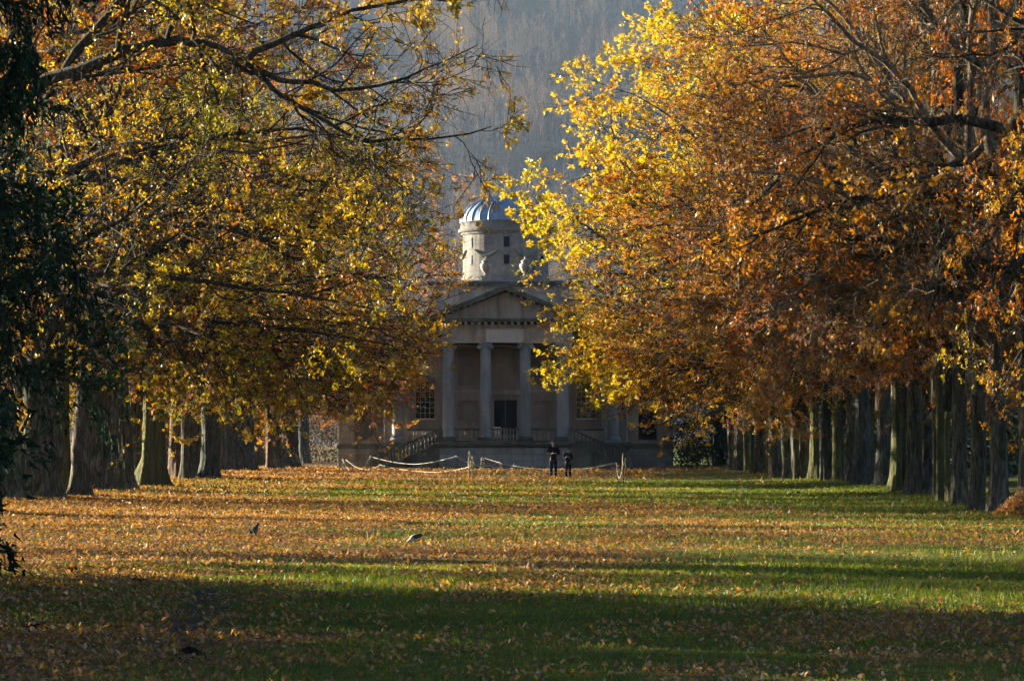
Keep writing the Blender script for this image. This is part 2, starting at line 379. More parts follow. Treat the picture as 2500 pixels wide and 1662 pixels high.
# ------------------------------------------------------------------ trees
def grow(rng, P, R, per, t0, t1, ang, angsd, length, nseg, wander, up, rs, tip=.35, lensd=.25):
    """children on every polyline of P; returns polylines, radii, parent index"""
    T, n, _ = P.shape; M = T*per
    par = np.repeat(np.arange(T), per)
    t = t0 + (t1 - t0)*((np.tile(np.arange(per), T) + rng.random(M))/per)
    f = t*(n-1); i = np.minimum(f.astype(int), n-2); fr = (f - i)[:, None]
    base = P[par, i]*(1-fr) + P[par, i+1]*fr
    tan = P[par, i+1] - P[par, i]; tan /= np.linalg.norm(tan, axis=1, keepdims=True) + 1e-9
    r = rng.normal(size=(M, 3)); perp = np.cross(tan, r); perp /= np.linalg.norm(perp, axis=1, keepdims=True) + 1e-9
    a = np.radians(rng.normal(ang, angsd, M))[:, None]
    d = tan*np.cos(a) + perp*np.sin(a); d[:, 2] += up; d /= np.linalg.norm(d, axis=1, keepdims=True)
    ln = (length[par] if np.ndim(length) else length)*np.clip(rng.normal(1, lensd, M), .35, 1.7)*(1.15 - .5*t)
    rb = (R[par, i]*(1-fr[:, 0]) + R[par, i+1]*fr[:, 0])*rs
    Q = np.empty((M, nseg+1, 3)); Q[:, 0] = base
    st = (ln/nseg)[:, None]
    for s in range(nseg):
        d = d + rng.normal(0, wander, (M, 3)); d[:, 2] += up*.25
        d /= np.linalg.norm(d, axis=1, keepdims=True)
        Q[:, s+1] = Q[:, s] + d*st
    RR = rb[:, None]*np.linspace(1, tip, nseg+1)[None]
    return Q, RR, par

def crown_template(seed, H=21, R=10, zb=4.8, nl=15, per=(8, 6, 5), leaves=12000, leaf=.17, patch=.55, droop=1.0, extra=None, nlow=7, lowz=4.4, inward=.25, rmax=.19, density_sd=.5):
    """branches and foliage round a trunk on the z axis; +x is the side facing the avenue"""
    rng = np.random.default_rng(seed)
    n0 = 12; z = np.linspace(3.0, H*.86, n0)
    lead = np.stack([np.cumsum(rng.normal(0, .16, n0)), np.cumsum(rng.normal(0, .16, n0)), z], -1); lead[:, :2] -= lead[2, :2]; lead[:3, :2] *= .3
    lr = np.interp(z, [3.0, H*.5, H*.86], [rmax, rmax*.75, .05])
    ns = 10; LP = []; LR = []
    for k in range(nl):
        u = (k + rng.random()*.6)/nl
        za = zb + (H*.80 - zb)*u**1.15
        az = k*2.39996 + rng.normal(0, .35)
        el = math.radians(4 + 62*u**1.3 + rng.normal(0, 7) + max(0, -math.cos(az))*16*(1-u)); za += max(0, -math.cos(az))*1.6*(1-u)
        prof = (1 - .40*abs((u - .28)/.72)**1.9)*np.interp(u, [0, .15], [.8, 1])
        reach = R*prof*(1 + inward*math.cos(az))*rng.uniform(.82, 1.12)
        d = np.array([math.cos(az)*math.cos(el), math.sin(az)*math.cos(el), math.sin(el)])
        p = np.array([np.interp(za, z, lead[:, 0]), np.interp(za, z, lead[:, 1]), za]); pts = [p]
        for s in range(ns):
            d = d + rng.normal(0, .17, 3)
            d[2] += (.10 if s < 4 else -.115*droop)*(1 - u*.7)
            d /= np.linalg.norm(d); p = p + d*(reach/ns)*1.08; pts.append(p.copy())
        LP.append(pts); r0 = max(.055, np.interp(za, z, lr)*rng.uniform(.5, .85)); LR.append(r0*np.linspace(1, .16, ns+1)**1.0)
    for k in range(nlow):                                            # low limbs that arch out and droop
        az = k*2*math.pi/nlow + rng.normal(0, .25); reach = R*rng.uniform(.72, 1.0)*(1 + inward*math.cos(az)); za = zb + rng.uniform(-.3, .8); tz = lowz + rng.uniform(0, 1.1); tt = np.linspace(0, 1, ns+1)
        bend = np.cumsum(rng.normal(0, .13, ns+1)); aa = az + bend*.5
        q = np.stack([np.cos(aa)*reach*tt, np.sin(aa)*reach*tt, za + (tz - za)*tt**1.6 + 1.5*np.sin(math.pi*tt**.8)*rng.uniform(.5, 1.2) + rng.normal(0, .10, ns+1)*(tt > .05)], -1)
        LP.append(q); LR.append(rmax*rng.uniform(.5, .8)*np.linspace(1, .16, ns+1))
    LP = np.array(LP); LR = np.array(LR)
    if extra:
        for pts, r0 in extra:
            pts = np.array(pts, float); t = np.linspace(0, 1, len(pts)); tt = np.linspace(0, 1, ns+1)
            q = np.stack([np.interp(tt, t, pts[:, c]) for c in range(3)], -1); q[1:-1] += rng.normal(0, .10, (ns-1, 3))
            LP = np.concatenate([LP, q[None]]); LR = np.concatenate([LR, (r0*np.linspace(1, .18, ns+1))[None]])
    ll = np.linalg.norm(LP[:, -1] - LP[:, 0], axis=1)
    B1, R1, p1 = grow(rng, LP, LR, per[0], .22, 1.0, 46, 12, ll*.42, 7, .17, .03, .60)
    l1 = np.linalg.norm(B1[:, -1] - B1[:, 0], axis=1)
    B2, R2, p2 = grow(rng, B1, R1, per[1], .15, 1.0, 44, 14, l1*.48, 5, .20, .0, .62)
    l2 = np.linalg.norm(B2[:, -1] - B2[:, 0], axis=1)
    B3, R3, p3 = grow(rng, B2, R2, per[2], .1, 1.0, 42, 16, np.maximum(l2*.55, .35), 1, .24, -.03, .70, .5)
    R2 = np.maximum(R2, .010); R3 = np.maximum(R3, .0065)
    V = []; F = []; off = 0
    for P_, R_, sd in ((lead[None], lr[None], 9), (LP, LR, 7), (B1, R1, 5), (B2, R2, 3), (B3, R3, 3)):
        v_, f_ = tubes(P_, R_, sd); V.append(v_); F.append(f_ + off); off += len(v_)
    br = mesh_np('branches', np.concatenate(V), np.concatenate(F), branch_m, True)
    # foliage on the twigs, thick in some boughs and thin in others
    dens1 = np.clip(rng.normal(1, density_sd, len(B1)), .05, 2.2)*np.clip(rng.normal(1, .55, len(LP)), .12, 2.0)[p1]; tone1 = rng.random(len(B1))
    limbtone = rng.random(len(LP))
    par2 = p2[p3]; w3 = dens1[par2]*np.clip(rng.normal(1, .4, len(B3)), .05, 2); w3 /= w3.sum()
    nc = leaves//4; leaves = nc*4; idx = np.repeat(rng.choice(len(B3), nc, p=w3), 4)            # sprays of four leaves
    t = np.clip(np.repeat(rng.random(nc)**.5*.999, 4) - rng.random(leaves)*.15, 0, .999); i = t.astype(int); fr = (t - i)[:, None]
    pos = B3[idx, i]*(1-fr) + B3[idx, i+1]*fr + rng.normal(0, .035, (leaves, 3))
    ax = (B3[idx, i+1] - B3[idx, i]); ax /= np.linalg.norm(ax, axis=1, keepdims=True) + 1e-9
    ax = ax*.6 + rng.normal(0, .7, (leaves, 3)); ax[:, 2] -= .35
    sz = leaf*rng.uniform(.6, 1.35, leaves)
    lv, lf = leaf_faces(rng, pos, ax, sz)
    b1 = p2[p3[idx]]
    tone = patch*(.55*tone1[b1] + .45*limbtone[p1[b1]]) + (1-patch)*.5 + .22*(np.repeat(rng.random(nc), 4) - .5) + .12*(rng.random(leaves) - .5)
    tone = np.clip((tone - .5)*1.25 + .5, 0, 1)
    fo = mesh_np('foliage', lv, lf, LM['gold'], False, [('tone', 'FACE', np.repeat(tone, 2)), ('rnd', 'FACE', np.repeat(rng.random(leaves), 2))])
    return br, fo

# a long limb that reaches over the avenue from the nearest left-hand oak (root at x=-14, y=72)
def limb_pts(px, d0=72.0, ox=-14.0):
    return [((x - CX)/FPX*(d0 + dd) - ox, dd, CAMH + (HZ - y)/FPX*(d0 + dd)) for x, y, dd in px]
EX = [(limb_pts([(-120, 330, 0), (150, 190, -1), (430, 105, -2), (520, 140, -2.2), (600, 155, -2.4)]), .20),
      (limb_pts([(595, 155, -2.4), (690, 95, -2.4), (800, 45, -2.3), (980, 20, -2), (1180, -5, -1.5)]), .10),
      (limb_pts([(600, 158, -2.4), (740, 215, -2.8), (880, 225, -3), (1010, 190, -3), (1165, 115, -3)]), .075),
      (limb_pts([(600, 160, -2.4), (690, 230, -2.6), (840, 340, -3), (1000, 330, -3), (1200, 315, -3)]), .085),
      (limb_pts([(560, 150, -2.3), (660, 215, -2.2), (740, 300, -2.2), (860, 390, -2.4), (1010, 480, -2.4)]), .06),
      (limb_pts([(-100, 420, 0), (200, 400, 1), (540, 342, 2), (740, 350, 2), (960, 385, 2)]), .075)]
TPL = {
 'near_left': crown_template(11, 22, 10.0, 4.6, 14, (9, 6, 5), 62900, 0.0886, extra=EX, inward=.1, nlow=6),
 'a': crown_template(21, 21, 9, 4.2, 14, (9, 6, 5), 59200, 0.1050, inward=.15, density_sd=.6),
 'b': crown_template(22, 22, 9, 4.2, 14, (9, 6, 5), 57350, 0.1050, inward=.15, droop=1.2, density_sd=.6),
 'c': crown_template(23, 20, 9, 4.3, 13, (9, 6, 5), 57350, 0.1066, inward=.2, density_sd=.6),
 'twiggy': crown_template(31, 21, 8.0, 4.4, 13, (9, 6, 6), 55500, 0.0886, inward=.0, droop=1.2, patch=.8, density_sd=.7),
 'twiggy_b': crown_template(32, 22, 8.0, 4.3, 13, (9, 6, 6), 59200, 0.0902, inward=.0, droop=1.2, patch=.8, density_sd=.7),
 'yellow': crown_template(41, 24, 10, 4.9, 17, (9, 6, 5), 96200, 0.152, inward=.12, patch=.4, density_sd=.4, droop=.7, nlow=5, lowz=4.8),
 'small': crown_template(51, 17, 6.0, 4.7, 9, (8, 6, 5), 18500, 0.1107, inward=.15, nlow=5, lowz=4.6),
}
RAD = {}
for k_, (b_, f_) in TPL.items():
    co = np.empty(len(f_.vertices)*3, np.float32); f_.vertices.foreach_get('co', co); co = co.reshape(-1, 3); RAD[k_] = float(np.percentile(np.hypot(co[:, 0], co[:, 1]), 97))
def recolour(o, mat):
    """crowns share their mesh; the leaf colour is set on the object"""
    o.material_slots[0].link = 'OBJECT'; o.material_slots[0].material = mat

def trunk_mesh(seed, r0, h=6.5, lean=(0, 0), flare=.8, lobes=5, burl=0, mat=None, nA=36, nZ=34):
    rng = np.random.default_rng(seed)
    a = np.arange(nA)*2*math.pi/nA
    zz = np.concatenate([[-.25], np.linspace(0, 1.2, 13)[:-1], np.linspace(1.2, h, nZ-13)])
    ph = rng.uniform(0, 6.28, 4); V = []
    bz = [(rng.uniform(.4, 2.6), rng.uniform(0, 6.28), rng.uniform(.15, .45)*r0) for _ in range(burl)]
    kx, ky = rng.normal(0, .05, 2)
    for z in zz:
        f = flare*np.exp(-max(z, 0)/.5)
        u = min(1, max(z, 0)/h); r = r0*(1.04 - .16*u)*(1-u**3) + min(.19, r0*.8)*u**3
        lob = .5 + .5*np.cos(lobes*a + ph[0]) ; lob = lob*(.6 + .4*np.cos(2*a + ph[1]))
        rr = r*(1 + f*(.3 + 1.1*lob)) + r*.05*np.sin(13*a + ph[2] + 1.3*math.sin(z*1.1 + ph[3])) + r*.03*np.sin(9*a - ph[1] + 1.7*math.sin(z*.7 + ph[0])) + r*.05*np.sin(3*a + ph[3] + z*.5)
        rr = rr + rng.normal(0, .018*r0, nA)
        for b0, ba, bs in bz: rr = rr + bs*np.exp(-((z-b0)/.35)**2)*np.exp(-((np.angle(np.exp(1j*(a-ba))))/.55)**2)
        cx = lean[0]*z + kx*math.sin(z*.9); cy = lean[1]*z + ky*math.sin(z*.8 + 1)
        V.append(np.stack([cx + rr*np.cos(a), cy + rr*np.sin(a), np.full(nA, z)], -1))
    n = len(zz); V = np.concatenate(V)
    i, j = np.meshgrid(np.arange(nA), np.arange(n-1)); p = (j*nA + i).ravel(); q = (j*nA + (i+1) % nA).ravel()
    return mesh_np('trunk', V, np.stack([p, q, q+nA, p+nA], -1), mat or bark_m, True)

ORD = ['first','second','third','fourth','fifth','sixth','seventh','eighth','ninth','tenth','eleventh','twelfth','thirteenth','fourteenth','fifteenth','sixteenth','seventeenth','eighteenth','nineteenth','twentieth','twenty-first','twenty-second','twenty-third','twenty-fourth','twenty-fifth','twenty-sixth','twenty-seventh','twenty-eighth','twenty-ninth','thirtieth','thirty-first','thirty-second','thirty-third']
BARK = {'n': bark_m, 'g': bark_grey, 'r': bark_red, 'm': bark_green}
LOOK = {'n': 'furrowed brown-barked', 'g': 'grey-barked', 'r': 'reddish-barked', 'm': 'mossy green-barked'}
def oak(x, y, r, tpl, key, side, label, bark='n', s=1.0, reach=None, lean=0.0, burl=0, seed=0, rz=0.0, twig=None, flare=.8, group=None):
    rnd = random.Random(seed)
    z = float(ground_z(np.array([x]), np.array([y]))[0]) - .03
    t = empty('oak_tree', (x, y, z))
    tag(t, label, 'tree', group)
    hh = 5.2*s + 1.2
    obj('trunk', trunk_mesh(seed, r, hh, (lean + rnd.uniform(-.022, .022), rnd.uniform(-.02, .02)), flare*rnd.uniform(.5, 1.2), rnd.choice([3, 4, 5, 6]), burl + rnd.choice([0, 0, 1, 2]), BARK[bark]), t)
    br, fo = TPL[tpl]
    rot = (0 if side < 0 else math.pi) + rz
    b = obj('branches', br, t)
    if twig: recolour(b, twig)
    f = obj('foliage', fo, t); recolour(f, LM[key]); f['kind'] = 'stuff'
    for o in (b, f):
        q = (reach/RAD[tpl]) if reach else s; o.rotation_euler = (0, 0, rot); o.scale = (q, q, s); o.location = (lean*4.2*s, 0, 0)
    return t

# left row: (trunk px, base py, width px of the trunk, bark, crown, palette, scale, lean, burl) from far (chapel) to near
LEFT = [
 (707, 1144, 31, 'g', 'c', 'brown', .85, .0, 0), (675, 1149, 22, 'n', 'small', 'brown', .9, .0, 0), (657, 1149.5, 12, 'r', 'small', 'brown', .8, .0, 0),
 (624, 1142.5, 29, 'n', 'a', 'brown', .9, .0, 0), (591, 1152.5, 37, 'g', 'b', 'rust', .95, .0, 0), (559, 1153.5, 28, 'g', 'small', 'gold', 1.1, .01, 0),
 (532, 1155, 20, 'n', 'small', 'rust', 1.0, .0, 0), (511, 1171, 32, 'g', 'c', 'olive', .95, .0, 0), (477, 1169, 26, 'g', 'small', 'olive', 1.15, .0, 1),
 (457, 1175, 20, 'n', 'small', 'gold', 1.1, -.01, 0), (436, 1172, 30, 'r', 'a', 'gold', .9, -.015, 0), (410, 1171, 19, 'r', 'small', 'olive', 1.0, -.02, 0),
 (376, 1192, 42, 'm', 'b', 'gold', .98, -.01, 0), (334, 1189, 31, 'n', 'small', 'olive', 1.2, .0, 0), (288, 1200, 50, 'n', 'a', 'olive', 1.0, .0, 0),
 (234, 1203, 52, 'n', 'c', 'brown', 1.0, .0, 1), (198, 1218, 30, 'n', 'small', 'brown', 1.1, .02, 3), (161, 1217, 26, 'm', 'small', 'gold', 1.2, -.015, 0),
 (95, 1223, 66, 'n', 'b', 'olive', 1.0, .0, 0), (22, 1226, 44, 'n', 'small', 'rust', 1.3, .0, 0)]
# how far each crown is turned and how far it reaches
LFIT = [(6.02, 8.9), (0.52, 6.9), (0.26, 6.1), (1.57, 10.4), (1.05, 11.4), (0.26, 8.4), (5.5, 5.0), (0.79, 10.9), (0.26, 8.8), (0.26, 8.4), (1.57, 11.7), (2.36, 7.7), (6.02, 10.4), (0.26, 9.2), (3.67, 9.4), (1.83, 11.8), (2.88, 7.3), (1.05, 6.0), (5.76, 11.5), (0.26, 10.0)]
for k, (px, py, wpx, bk, tp, key, s, ln, bu) in enumerate(LEFT):
    d = ground_d(py); x = (px - CX)/FPX*d; r = wpx/2*d/FPX
    sz = 'slender' if r < .24 else ('stout' if r > .42 else 'middling')
    oak(x, d, r*1.32, tp, key, -1, f'{sz} {LOOK[bk]} oak, {ORD[k]} trunk from the chapel in left row' + (', burred at its foot' if bu > 1 else ''), bk, s, LFIT[k][1], ln, bu, 100+k, LFIT[k][0], group='oaks of the left row')
oak(-14.0, 72, .46, 'near_left', 'olive', -1, 'nearest left-row oak, mostly out of frame, whose long dark limb reaches over the avenue', 'n', 1.0, None, 0, 0, 190, 0, group='oaks of the left row')
oak(-25.5, 163, .33, 'small', 'brown', -1, 'sunlit pale oak standing behind the left row, seen beside the thin mossy trunk', 'm', 1.1, None, 0, 0, 191, 0, group='oaks behind the rows')

RIGHT = [
 (1764, 1141, 25, 'g', 'c', 'yellow', .9, -.01, 0), (1786, 1149, 15, 'n', 'small', 'brown', .9, .0, 0), (1808, 1151, 24, 'n', 'yellow', 'yellow', 1.06, .0, 0), (1825, 1152.5, 13, 'm', 'small', 'yellow', .9, .0, 0),
 (1838, 1156, 10, 'm', 'small', 'rust', .8, .0, 0), (1857.5, 1156, 24, 'n', 'b', 'yellow', .9, .0, 0), (1876, 1161, 14, 'm', 'small', 'yellow', 1.0, .0, 0), (1895, 1166, 26, 'n', 'yellow', 'yellow', 1.05, -.01, 0),
 (1920, 1173, 18, 'n', 'small', 'rust', 1.1, -.05, 0), (1939, 1171, 13, 'n', 'small', 'orange', .9, .0, 0), (1949, 1169.5, 8, 'n', 'small', 'brown', .8, .0, 0), (1963, 1171, 22, 'n', 'a', 'yellow', .9, .0, 0),
 (1991, 1172, 24, 'm', 'small', 'orange', 1.1, .01, 0), (2018, 1176, 26, 'g', 'c', 'rust', .92, .0, 4), (2044, 1176.5, 18, 'm', 'small', 'gold', 1.0, .0, 0), (2057, 1176, 10, 'm', 'small', 'orange', .8, .0, 0),
 (2071, 1181, 18, 'n', 'small', 'orange', 1.15, .015, 0), (2100, 1188, 36, 'g', 'b', 'rust', .92, .0, 0), (2130, 1181, 16, 'm', 'small', 'rust', 1.1, .0, 0), (2157, 1191, 32, 'g', 'twiggy', 'rust', .98, .0, 3),
 (2186, 1205, 27, 'm', 'twiggy_b', 'orange', .95, .01, 0), (2208, 1205, 9, 'm', 'small', 'orange', .8, .0, 0), (2229, 1210, 33, 'n', 'small', 'brown', 1.2, .0, 0), (2261, 1209, 28, 'n', 'twiggy', 'orange', 1.0, .0, 0),
 (2283, 1217, 12, 'n', 'small', 'orange', .9, .0, 0), (2298, 1229, 21, 'm', 'twiggy_b', 'orange', 1.0, -.02, 0), (2317, 1231, 13, 'm', 'small', 'rust', .9, .0, 0), (2340, 1239, 33, 'n', 'small', 'orange', 1.2, .015, 0),
 (2381, 1251, 33, 'n', 'twiggy', 'orange', 1.02, -.01, 0), (2437, 1255, 36, 'n', 'twiggy_b', 'brown', 1.0, -.01, 0), (2497, 1262, 30, 'n', 'small', 'orange', 1.3, .01, 4)]
RFIT = [(6.02, 10.6), (0.26, 6.9), (4.45, 12.8), (0.26, 6.9), (0.26, 6.1), (1.05, 12.0), (0.26, 7.7), (4.45, 13.7), (0.26, 8.4), (2.09, 6.9), (2.36, 6.1), (1.05, 11.2), (0.26, 8.4), (2.62, 12.8), (0.26, 7.7), (2.09, 6.1), (0.26, 8.8), (0.0, 10.1), (0.26, 8.4), (2.62, 11.6), (2.62, 8.6), (0.52, 6.1), (0.79, 7.2), (2.62, 8.5), (0.52, 6.9), (2.62, 9.1), (0.52, 6.9), (4.97, 8.0), (2.62, 7.8), (2.62, 9.8), (4.97, 8.7)]
for k, (px, py, wpx, bk, tp, key, s, ln, bu) in enumerate(RIGHT):
    d = ground_d(py); x = (px - CX)/FPX*d; r = wpx/2*d/FPX
    sz = 'slender' if r < .17 else ('stout' if r > .27 else 'middling')
    pale = tp.startswith('twiggy')
    oak(x, d, r*1.1, tp, key, 1, f'{sz} {LOOK[bk]} oak, {ORD[k]} trunk from the chapel in right row' + (', burred at its foot' if bu > 1 else ''), bk, s, RFIT[k][1], ln, bu, 200+k, RFIT[k][0], twig=twig_sunlit if pale else None, group='oaks of the right row')

for k, (x, y, s_, key, tp, lab) in enumerate([
 (-20.5, 152, .9, 'rust', 'small', 'second-line oak behind the grey middle trunks of left row'), (-21.5, 168, .95, 'brown', 'small', 'second-line oak behind the far grey trunks of left row'), (-8.0, 208, 1.38, 'brown', 'small', 'thin brown tree rising behind the chapel left of its dome'), (-14.5, 205, 1.3, 'brown', 'small', 'thin brown tree behind the left end of the chapel')]):
    oak(x, y, .36, tp, key, -1, lab, 'ng'[k % 2], s_, None, 0, 0, 300+k, k*.9, group='oaks behind the rows')
for k, (x, y, rc, key, tp, lab) in enumerate([  # oaks beside and behind the viewpoint are unseen, added to block sky light
 (14.3, 61, 6.3, 'rust', 'twiggy', 'near right-row oak out of frame, its rust boughs darkening the right edge'), (14.2, 47, 5.6, 'rust', 'c', 'nearest right oak, only its outermost twigs at the right edge'),
 (12.6, 30, 6.6, 'brown', 'a', 'unseen oak added right of the viewpoint to block sky light'), (11.5, 14, 7.2, 'rust', 'b', 'unseen oak added close beside the viewpoint on the right to block sky light'),
 (-10, 12, 8, 'brown', 'c', 'unseen oak added beside the viewpoint on the left to block sky light'), (0.5, -14, 12, 'brown', 'a', 'unseen oak added behind the viewpoint to block sky light')]):
    oak(x, y, .4, tp, key, 1, lab, 'n', 1.0, rc, 0, 0, 320+k, 0, group='oaks around the viewpoint')

# ------------------------------------------------------------------ chapel
chapel = empty('chapel', (-0.15, 178.0, 0.0))
tag(chapel, 'domed classical sandstone chapel with columned portico closing the avenue', 'chapel')
def part(mb, name, mat, parent=None): return mb.build(name, mat, parent or chapel)

def holed_front(mb, x0, x1, z0, z1, y, holes, depth=.15):
    """wall face in the plane y with rectangular recesses; reveals go back by depth"""
    X = sorted({x0, x1, *[h[0] for h in holes], *[h[1] for h in holes]}); Z = sorted({z0, z1, *[h[2] for h in holes], *[h[3] for h in holes]})
    for i in range(len(X)-1):
        for j in range(len(Z)-1):
            cx, cz = (X[i]+X[i+1])/2, (Z[j]+Z[j+1])/2
            if any(h[0] < cx < h[1] and h[2] < cz < h[3] for h in holes): continue
            mb.add([(X[i], y, Z[j]), (X[i+1], y, Z[j]), (X[i+1], y, Z[j+1]), (X[i], y, Z[j+1])], [(0, 1, 2, 3)])
    for h in holes:
        d = h[4] if len(h) > 4 else depth
        a, b, c, e = h[:4]
        mb.add([(a,y,c),(b,y,c),(b,y,e),(a,y,e),(a,y+d,c),(b,y+d,c),(b,y+d,e),(a,y+d,e)], [(0,4,5,1),(1,5,6,2),(2,6,7,3),(3,7,4,0)])

def ashlar(x0, x1, z0, z1, course, length, y, mat, seed, thick=.10, parent=None):
    """coursed blocks, each its own piece, joints recessed"""
    r = random.Random(seed); nz = max(1, round((z1-z0)/course)); h = (z1-z0)/nz
    for j in range(nz):
        x = x0; first = True
        while x < x1 - .02:
            l = length*r.uniform(.75, 1.3)*(.55 if first and j % 2 else 1); first = False
            if x + l > x1 - length*.4: l = x1 - x
            mb = MB(); p = r.uniform(-.012, .012)
            mb.box(x+.008, x+l-.008, y+p, y+thick, z0+j*h+.007, z0+(j+1)*h-.007, .012)
            part(mb, 'ashlar_block', mat, parent); x += l

# podium
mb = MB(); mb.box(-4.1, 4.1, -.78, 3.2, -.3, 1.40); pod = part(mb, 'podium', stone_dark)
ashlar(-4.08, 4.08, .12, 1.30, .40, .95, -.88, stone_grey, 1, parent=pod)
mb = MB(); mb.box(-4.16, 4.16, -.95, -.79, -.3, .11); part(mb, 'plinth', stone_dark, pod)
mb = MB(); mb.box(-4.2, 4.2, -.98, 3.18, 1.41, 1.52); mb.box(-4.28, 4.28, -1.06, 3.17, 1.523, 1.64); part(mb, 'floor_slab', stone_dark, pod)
# columns
def column(x, y, z0=1.645, z1=7.78, r=.375, outer=False):
    mb = MB(); zt = z1 - .36
    prof = [(r*(1 - .16*((t/10)**1.6)), z0 + .34 + (zt - z0 - .34)*t/10) for t in range(11)]
    mb.lathe(prof, (x, y, 0), 26); c = part(mb, 'column', stone_grey)
    mb = MB(); mb.box(x-r*1.42, x+r*1.42, y-r*1.42, y+r*1.42, z0, z0+.11)
    mb.lathe([(r*1.3, z0+.112), (r*1.38, z0+.15), (r*1.3, z0+.2), (r*1.12, z0+.235), (r*1.22, z0+.27), (r*1.2, z0+.31), (r*1.01, z0+.345)], (x, y, 0), 24)
    part(mb, 'base', stone_dark if not outer else stone_grey, c)
    mb = MB(); rt = r*.84
    mb.lathe([(rt, zt), (rt*1.08, zt+.03), (rt*1.02, zt+.06), (rt*1.2, zt+.16), (rt*1.22, zt+.2)], (x, y, 0), 24)
    mb.box(x-rt*1.28, x+rt*1.28, y-rt*1.28, y+rt*1.28, zt+.255, zt+.35)
    for sx in (-1, 1):
        cx = x + sx*rt*1.2
        V = []; n = 16
        for yy in (y-rt*1.2, y+rt*1.2):
            for i in range(n): V.append((cx + .15*math.cos(2*math.pi*i/n), yy, zt + .13 + .15*math.sin(2*math.pi*i/n)))
        mb.add(V, [tuple(range(n)), tuple(range(2*n-1, n-1, -1))] + [(i, i+n, (i+1)%n+n, (i+1)%n) for i in range(n)], False)
        for k in range(2):
            rr = .10 - .05*k; q = [(cx + rr*math.cos(a*.5), y-rt*1.2-.006, zt+.13+rr*math.sin(a*.5)) for a in range(13)]
            mb.tube(q, .014, 5)
    mb.box(x-rt*1.1, x+rt*1.1, y-rt*1.15, y+rt*1.15, zt+.17, zt+.253)
    part(mb, 'capital', stone_grey, c)
for x in (-3.54, -1.24, 1.24, 3.55): column(x, 0)
for x in (-6.72, 6.72):
    column(x, 1.3, outer=True)
    mb = MB(); mb.box(x-.45, x+.45, .85, 3.0, 7.782, 8.93); mb.box(x-.8, x+.8, .5, 3.0, 8.932, 9.26); part(mb, 'entablature_return', stone)
# portico back wall with door and recessed panels
mb = MB(); yb = 3.3
rec = [(-3.0, -1.73, 2.97, 4.26, .14), (1.76, 2.99, 2.97, 4.26, .14), (-.72, .73, 1.645, 4.30, .45), (-3.02, -1.62, 5.2, 7.55, .3), (1.62, 3.02, 5.2, 7.55, .3), (-.78, .78, 5.2, 7.55, .3)]
holed_front(mb, -4.12, 4.12, 1.645, 7.80, yb, rec); bw = part(mb, 'portico_wall', stone_pink)
for h in rec[:2]:
    mb = MB(); mb.box(h[0], h[1], yb+.141, yb+.2, h[2], h[3]); part(mb, 'panel', stone_pink, bw)
for h in rec[3:]:
    mb = MB(); mb.box(h[0], h[1], yb+.301, yb+.36, h[2], h[3]); part(mb, 'niche_back', stone_pink, bw)
mb = MB(); mb.box(-4.12, 4.12, yb-.07, yb-.002, 4.78, 4.92); mb.box(-1.05, 1.05, yb-.16, yb-.071, 4.62, 4.775); part(mb, 'string_course', stone, bw)
mb = MB()
for sx in (-1, 1): mb.box(min(sx*.735, sx*.95), max(sx*.735, sx*.95), yb-.06, yb-.002, 1.645, 4.45)
mb.box(-.733, .733, yb-.058, yb-.003, 4.302, 4.448); part(mb, 'door_surround', stone, bw)
mb = MB(); mb.box(-.72, 0.0, yb+.40, yb+.449, 1.65, 4.3)
for z0, z1 in ((1.85, 2.6), (2.8, 4.1)): mb.box(-.6, -.12, yb+.37, yb+.399, z0, z1)
dr = part(mb, 'door', door_m)
mb = MB(); mb.box(0.008, .725, yb+.40, yb+.449, 1.65, 4.3)
for z0, z1 in ((1.85, 2.6), (2.8, 4.1)): mb.box(.12, .6, yb+.37, yb+.399, z0, z1)
part(mb, 'door', door_m)
mb = MB(); mb.box(-4.12, 4.12, .6, yb, 7.60, 7.70); part(mb, 'portico_ceiling', stone_pink)
# balustrade of the portico
bprof = [(.055, 0), (.06, .06), (.035, .09), (.075, .22), (.07, .32), (.034, .52), (.05, .58), (.055, .66)]
bm_ = MB(); bm_.lathe(bprof, (0, 0, 0), 10); bal_me = bm_.mesh('baluster', stone); bm_ = MB(); bm_.lathe(bprof, (0, 0, 0), 10); bal_me2 = bm_.mesh('baluster', stone_dark)
for a, b in ((-3.1, -1.68), (-.8, .8), (1.68, 3.1)):
    mb = MB(); mb.box(a-.06, b+.06, -.17, .17, 2.395, 2.51); mb.box(a-.06, b+.06, -.13, .13, 1.645, 1.73); rl = part(mb, 'balustrade_rail', stone_dark)
    n = 8
    for i in range(n):
        o = obj('baluster', bal_me, rl, (a + (b-a)*(i+.5)/n, 0, 1.732))
